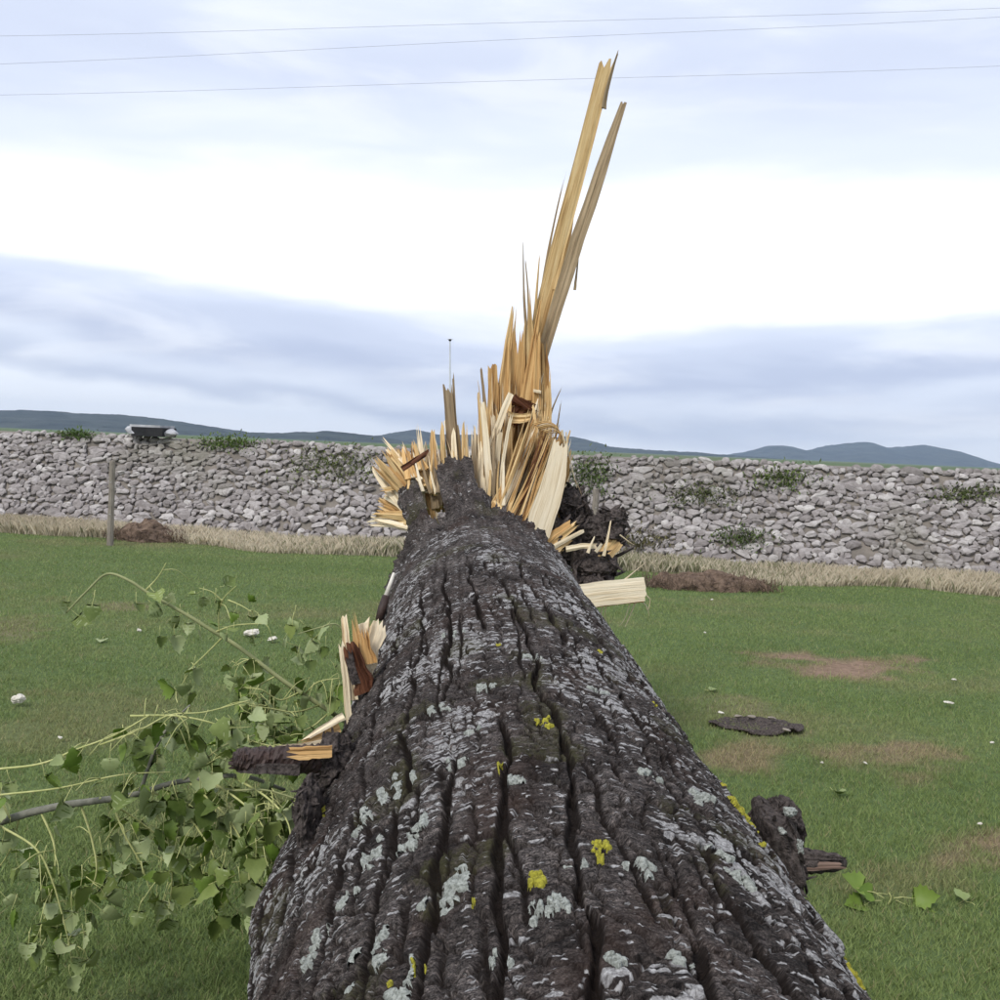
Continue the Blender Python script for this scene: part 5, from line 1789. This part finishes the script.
# ------------------------------------------------------------------ things lying on the lawn
def chip(x, y, w, h, label, seed, m=CHIP, name='wood_chip', cat='wood chip'):
    p = ground(x, y, 0.03)
    s = p.y / FPX
    V, F = convex_stone(600 + seed)
    r = np.random.default_rng(seed)
    k_ = 0.34 if w > 13 else 0.26
    sx, sz = w * k_ * s, max(0.004, h * k_ * s)
    V, F = icosphere(2)
    V = V * np.array([sx, sx * 0.8, sz]) * (1 + 1.1 * noise3(V, 1.7, seed)[:, None] + 0.7 * noise3(V, 4, seed + 3)[:, None])
    R = Matrix.Rotation((r.random() - 0.5) * 0.8, 3, 'Y')
    V = V @ np.array(R).T + np.array(p) + np.array([0, 0, sz * 0.5])
    o = ob(name, MB().add(V, F).mesh(name, [m]), None, label, cat, 'pale scraps scattered on the lawn')
    return o


chip(18, 701, 20, 14, 'largest white scrap lying on the grass at the left edge', 1)
chip(252, 634, 22, 9, 'white scrap on the grass behind the thin leafy twig', 2)
chip(272, 640, 14, 7, 'smaller white scrap touching the one behind the thin twig', 3)
chip(139, 631, 8, 6, 'small pale scrap on the grass under the thin twig near its tip', 4)
chip(721, 713, 12, 4, 'pale scrap at the near end of the dark bark slab', 5)
chip(954, 680, 9, 4, 'pale scrap on the lawn right of the bare earth patch', 6)
chip(949, 703, 14, 3, 'thin pale scrap on the lawn below the bare earth patch', 7)
chip(992, 743, 8, 4, 'small white scrap on the lawn at the right edge', 8)
chip(822, 763, 6, 4, 'tiny white scrap on the brown worn turf', 9)
chip(865, 763, 9, 3, 'flat pale scrap on the brown worn turf, right one of two', 10)
chip(980, 824, 9, 4, 'pale scrap beside the brown patch at the lower right', 11)
chip(712, 600, 5, 3, 'tiny white scrap on the grass before the right soil heap', 12)
chip(705, 633, 5, 3, 'tiny white scrap in the open grass right of the broken board', 13)
chip(60, 738, 8, 4, 'small pale scrap in the grass above the left leafy branch', 14)


def bark_slab():
    c = ground(756, 726, 0.02)
    s = c.y / FPX
    V, F = icosphere(4)
    V = V.copy()
    V = np.sign(V) * np.abs(V) ** 0.7
    V = V * np.array([41 * s, 0.20, 0.014])
    V += np.stack([noise3(V, 7, 1), noise3(V, 7, 2), noise3(V, 12, 3) * 0.3], -1) * 0.22
    V += np.stack([noise3(V, 30, 4), noise3(V, 30, 5), noise3(V, 34, 6)], -1) * 0.03
    R = Matrix.Rotation(0.06, 3, 'Z')
    e = empty('bark_slab', c, 'flat slab of black bark lying on the grass right of the trunk', 'bark')
    ob('slab', MB().add(V @ np.array(R).T + np.array(c), F).mesh('slab', [BARK_PLAIN]), e)
    for k, (x, y) in enumerate(((738, 716), (772, 718), (786, 730), (752, 717))):
        p = ground(x, y, 0.06)
        V, F = convex_stone(700 + k)
        ob('flake', MB().add(V * np.array([0.03, 0.02, 0.012]) + np.array(p), F).mesh('flake', [POST]), e)


bark_slab()


def sprig():
    p = ground(888, 905)
    e = empty('leaf_sprig', p, 'sprig of large bright green leaves lying on the grass at the lower right', 'leaves')
    top = p + Vector((0.0, 0, 0.05))
    ob('stem', MB().add(*tube(spline([p + Vector((0.0, 0, 0)), p + Vector((0.01, 0, 0.03)), top], 4), [0.003] * 9, 6)).mesh('stem', [STALK], True), e)
    for dx, dz, sc, az in ((-0.02, 0.03, 1.7, 1.9), (-0.03, 0.02, 1.5, 1.3), (0.02, 0.03, 1.5, -1.6), (0.03, 0.02, 1.3, -1.2), (0.0, 0.04, 1.2, 1.6)):
        o = bpy.data.objects.new('leaf', LEAVES_F[int(lr.integers(3))])
        C.objects.link(o)
        o.parent = e
        o.matrix_local = e.matrix_world.inverted() @ Matrix.Translation(p + Vector((dx, lr.normal() * 0.02, dz))) @ Matrix.Rotation(-0.6, 4, 'X') @ Matrix.Rotation(az, 4, 'Y') @ Matrix.Rotation(3.14 + lr.normal() * 0.4, 4, 'Z') @ Matrix.Scale(sc, 4)


sprig()


def fallen_leaf(x, y, sc, kinds, label):
    p = ground(x, y, 0.035)
    e = kinds[int(lr.integers(len(kinds)))]
    o = ob('fallen_leaf', e, None, label, 'leaf', 'single leaves fallen on the lawn')
    o.matrix_world = Matrix.Translation(p) @ Matrix.Rotation(lr.random() * 6.28, 4, 'Z') @ Matrix.Rotation(1.4, 4, 'X') @ Matrix.Scale(sc, 4)


fallen_leaf(830, 787, 1.2, LEAVES_P, 'single pale leaf on the grass right of the trunk below the brown turf')
fallen_leaf(104, 636, 1.6, LEAVES_P, 'single pale leaf on the grass under the tip of the thin twig')
fallen_leaf(975, 905, 1.0, LEAVES_P, 'single pale leaf on the grass at the lower right edge')
fallen_leaf(705, 690, 1.2, LEAVES_P, 'single pale leaf on the grass just above the dark bark slab')


# ------------------------------------------------------------------ haze
def haze():
    m = bpy.data.materials.new('haze')
    m.use_nodes = True
    n, l = m.node_tree.nodes, m.node_tree.links
    n.clear()
    v = N(n, 'ShaderNodeVolumePrincipled', Density=0.00014)
    v.inputs['Color'].default_value = (0.62, 0.78, 1.0, 1)
    v.inputs['Anisotropy'].default_value = 0.1
    o_ = n.new('ShaderNodeOutputMaterial')
    l.new(v.outputs[0], o_.inputs['Volume'])
    V, F = box((0, 2375, 64.5), 10400, 5150, 131)
    ob('haze', MB().add(V, F).mesh('haze', [m]), None, 'thin bluish haze in the air before the far hills', 'haze', None, 'stuff')


haze()
S.cycles.volume_bounces = 0
S.cycles.max_bounces = 6
S.cycles.use_denoising = True
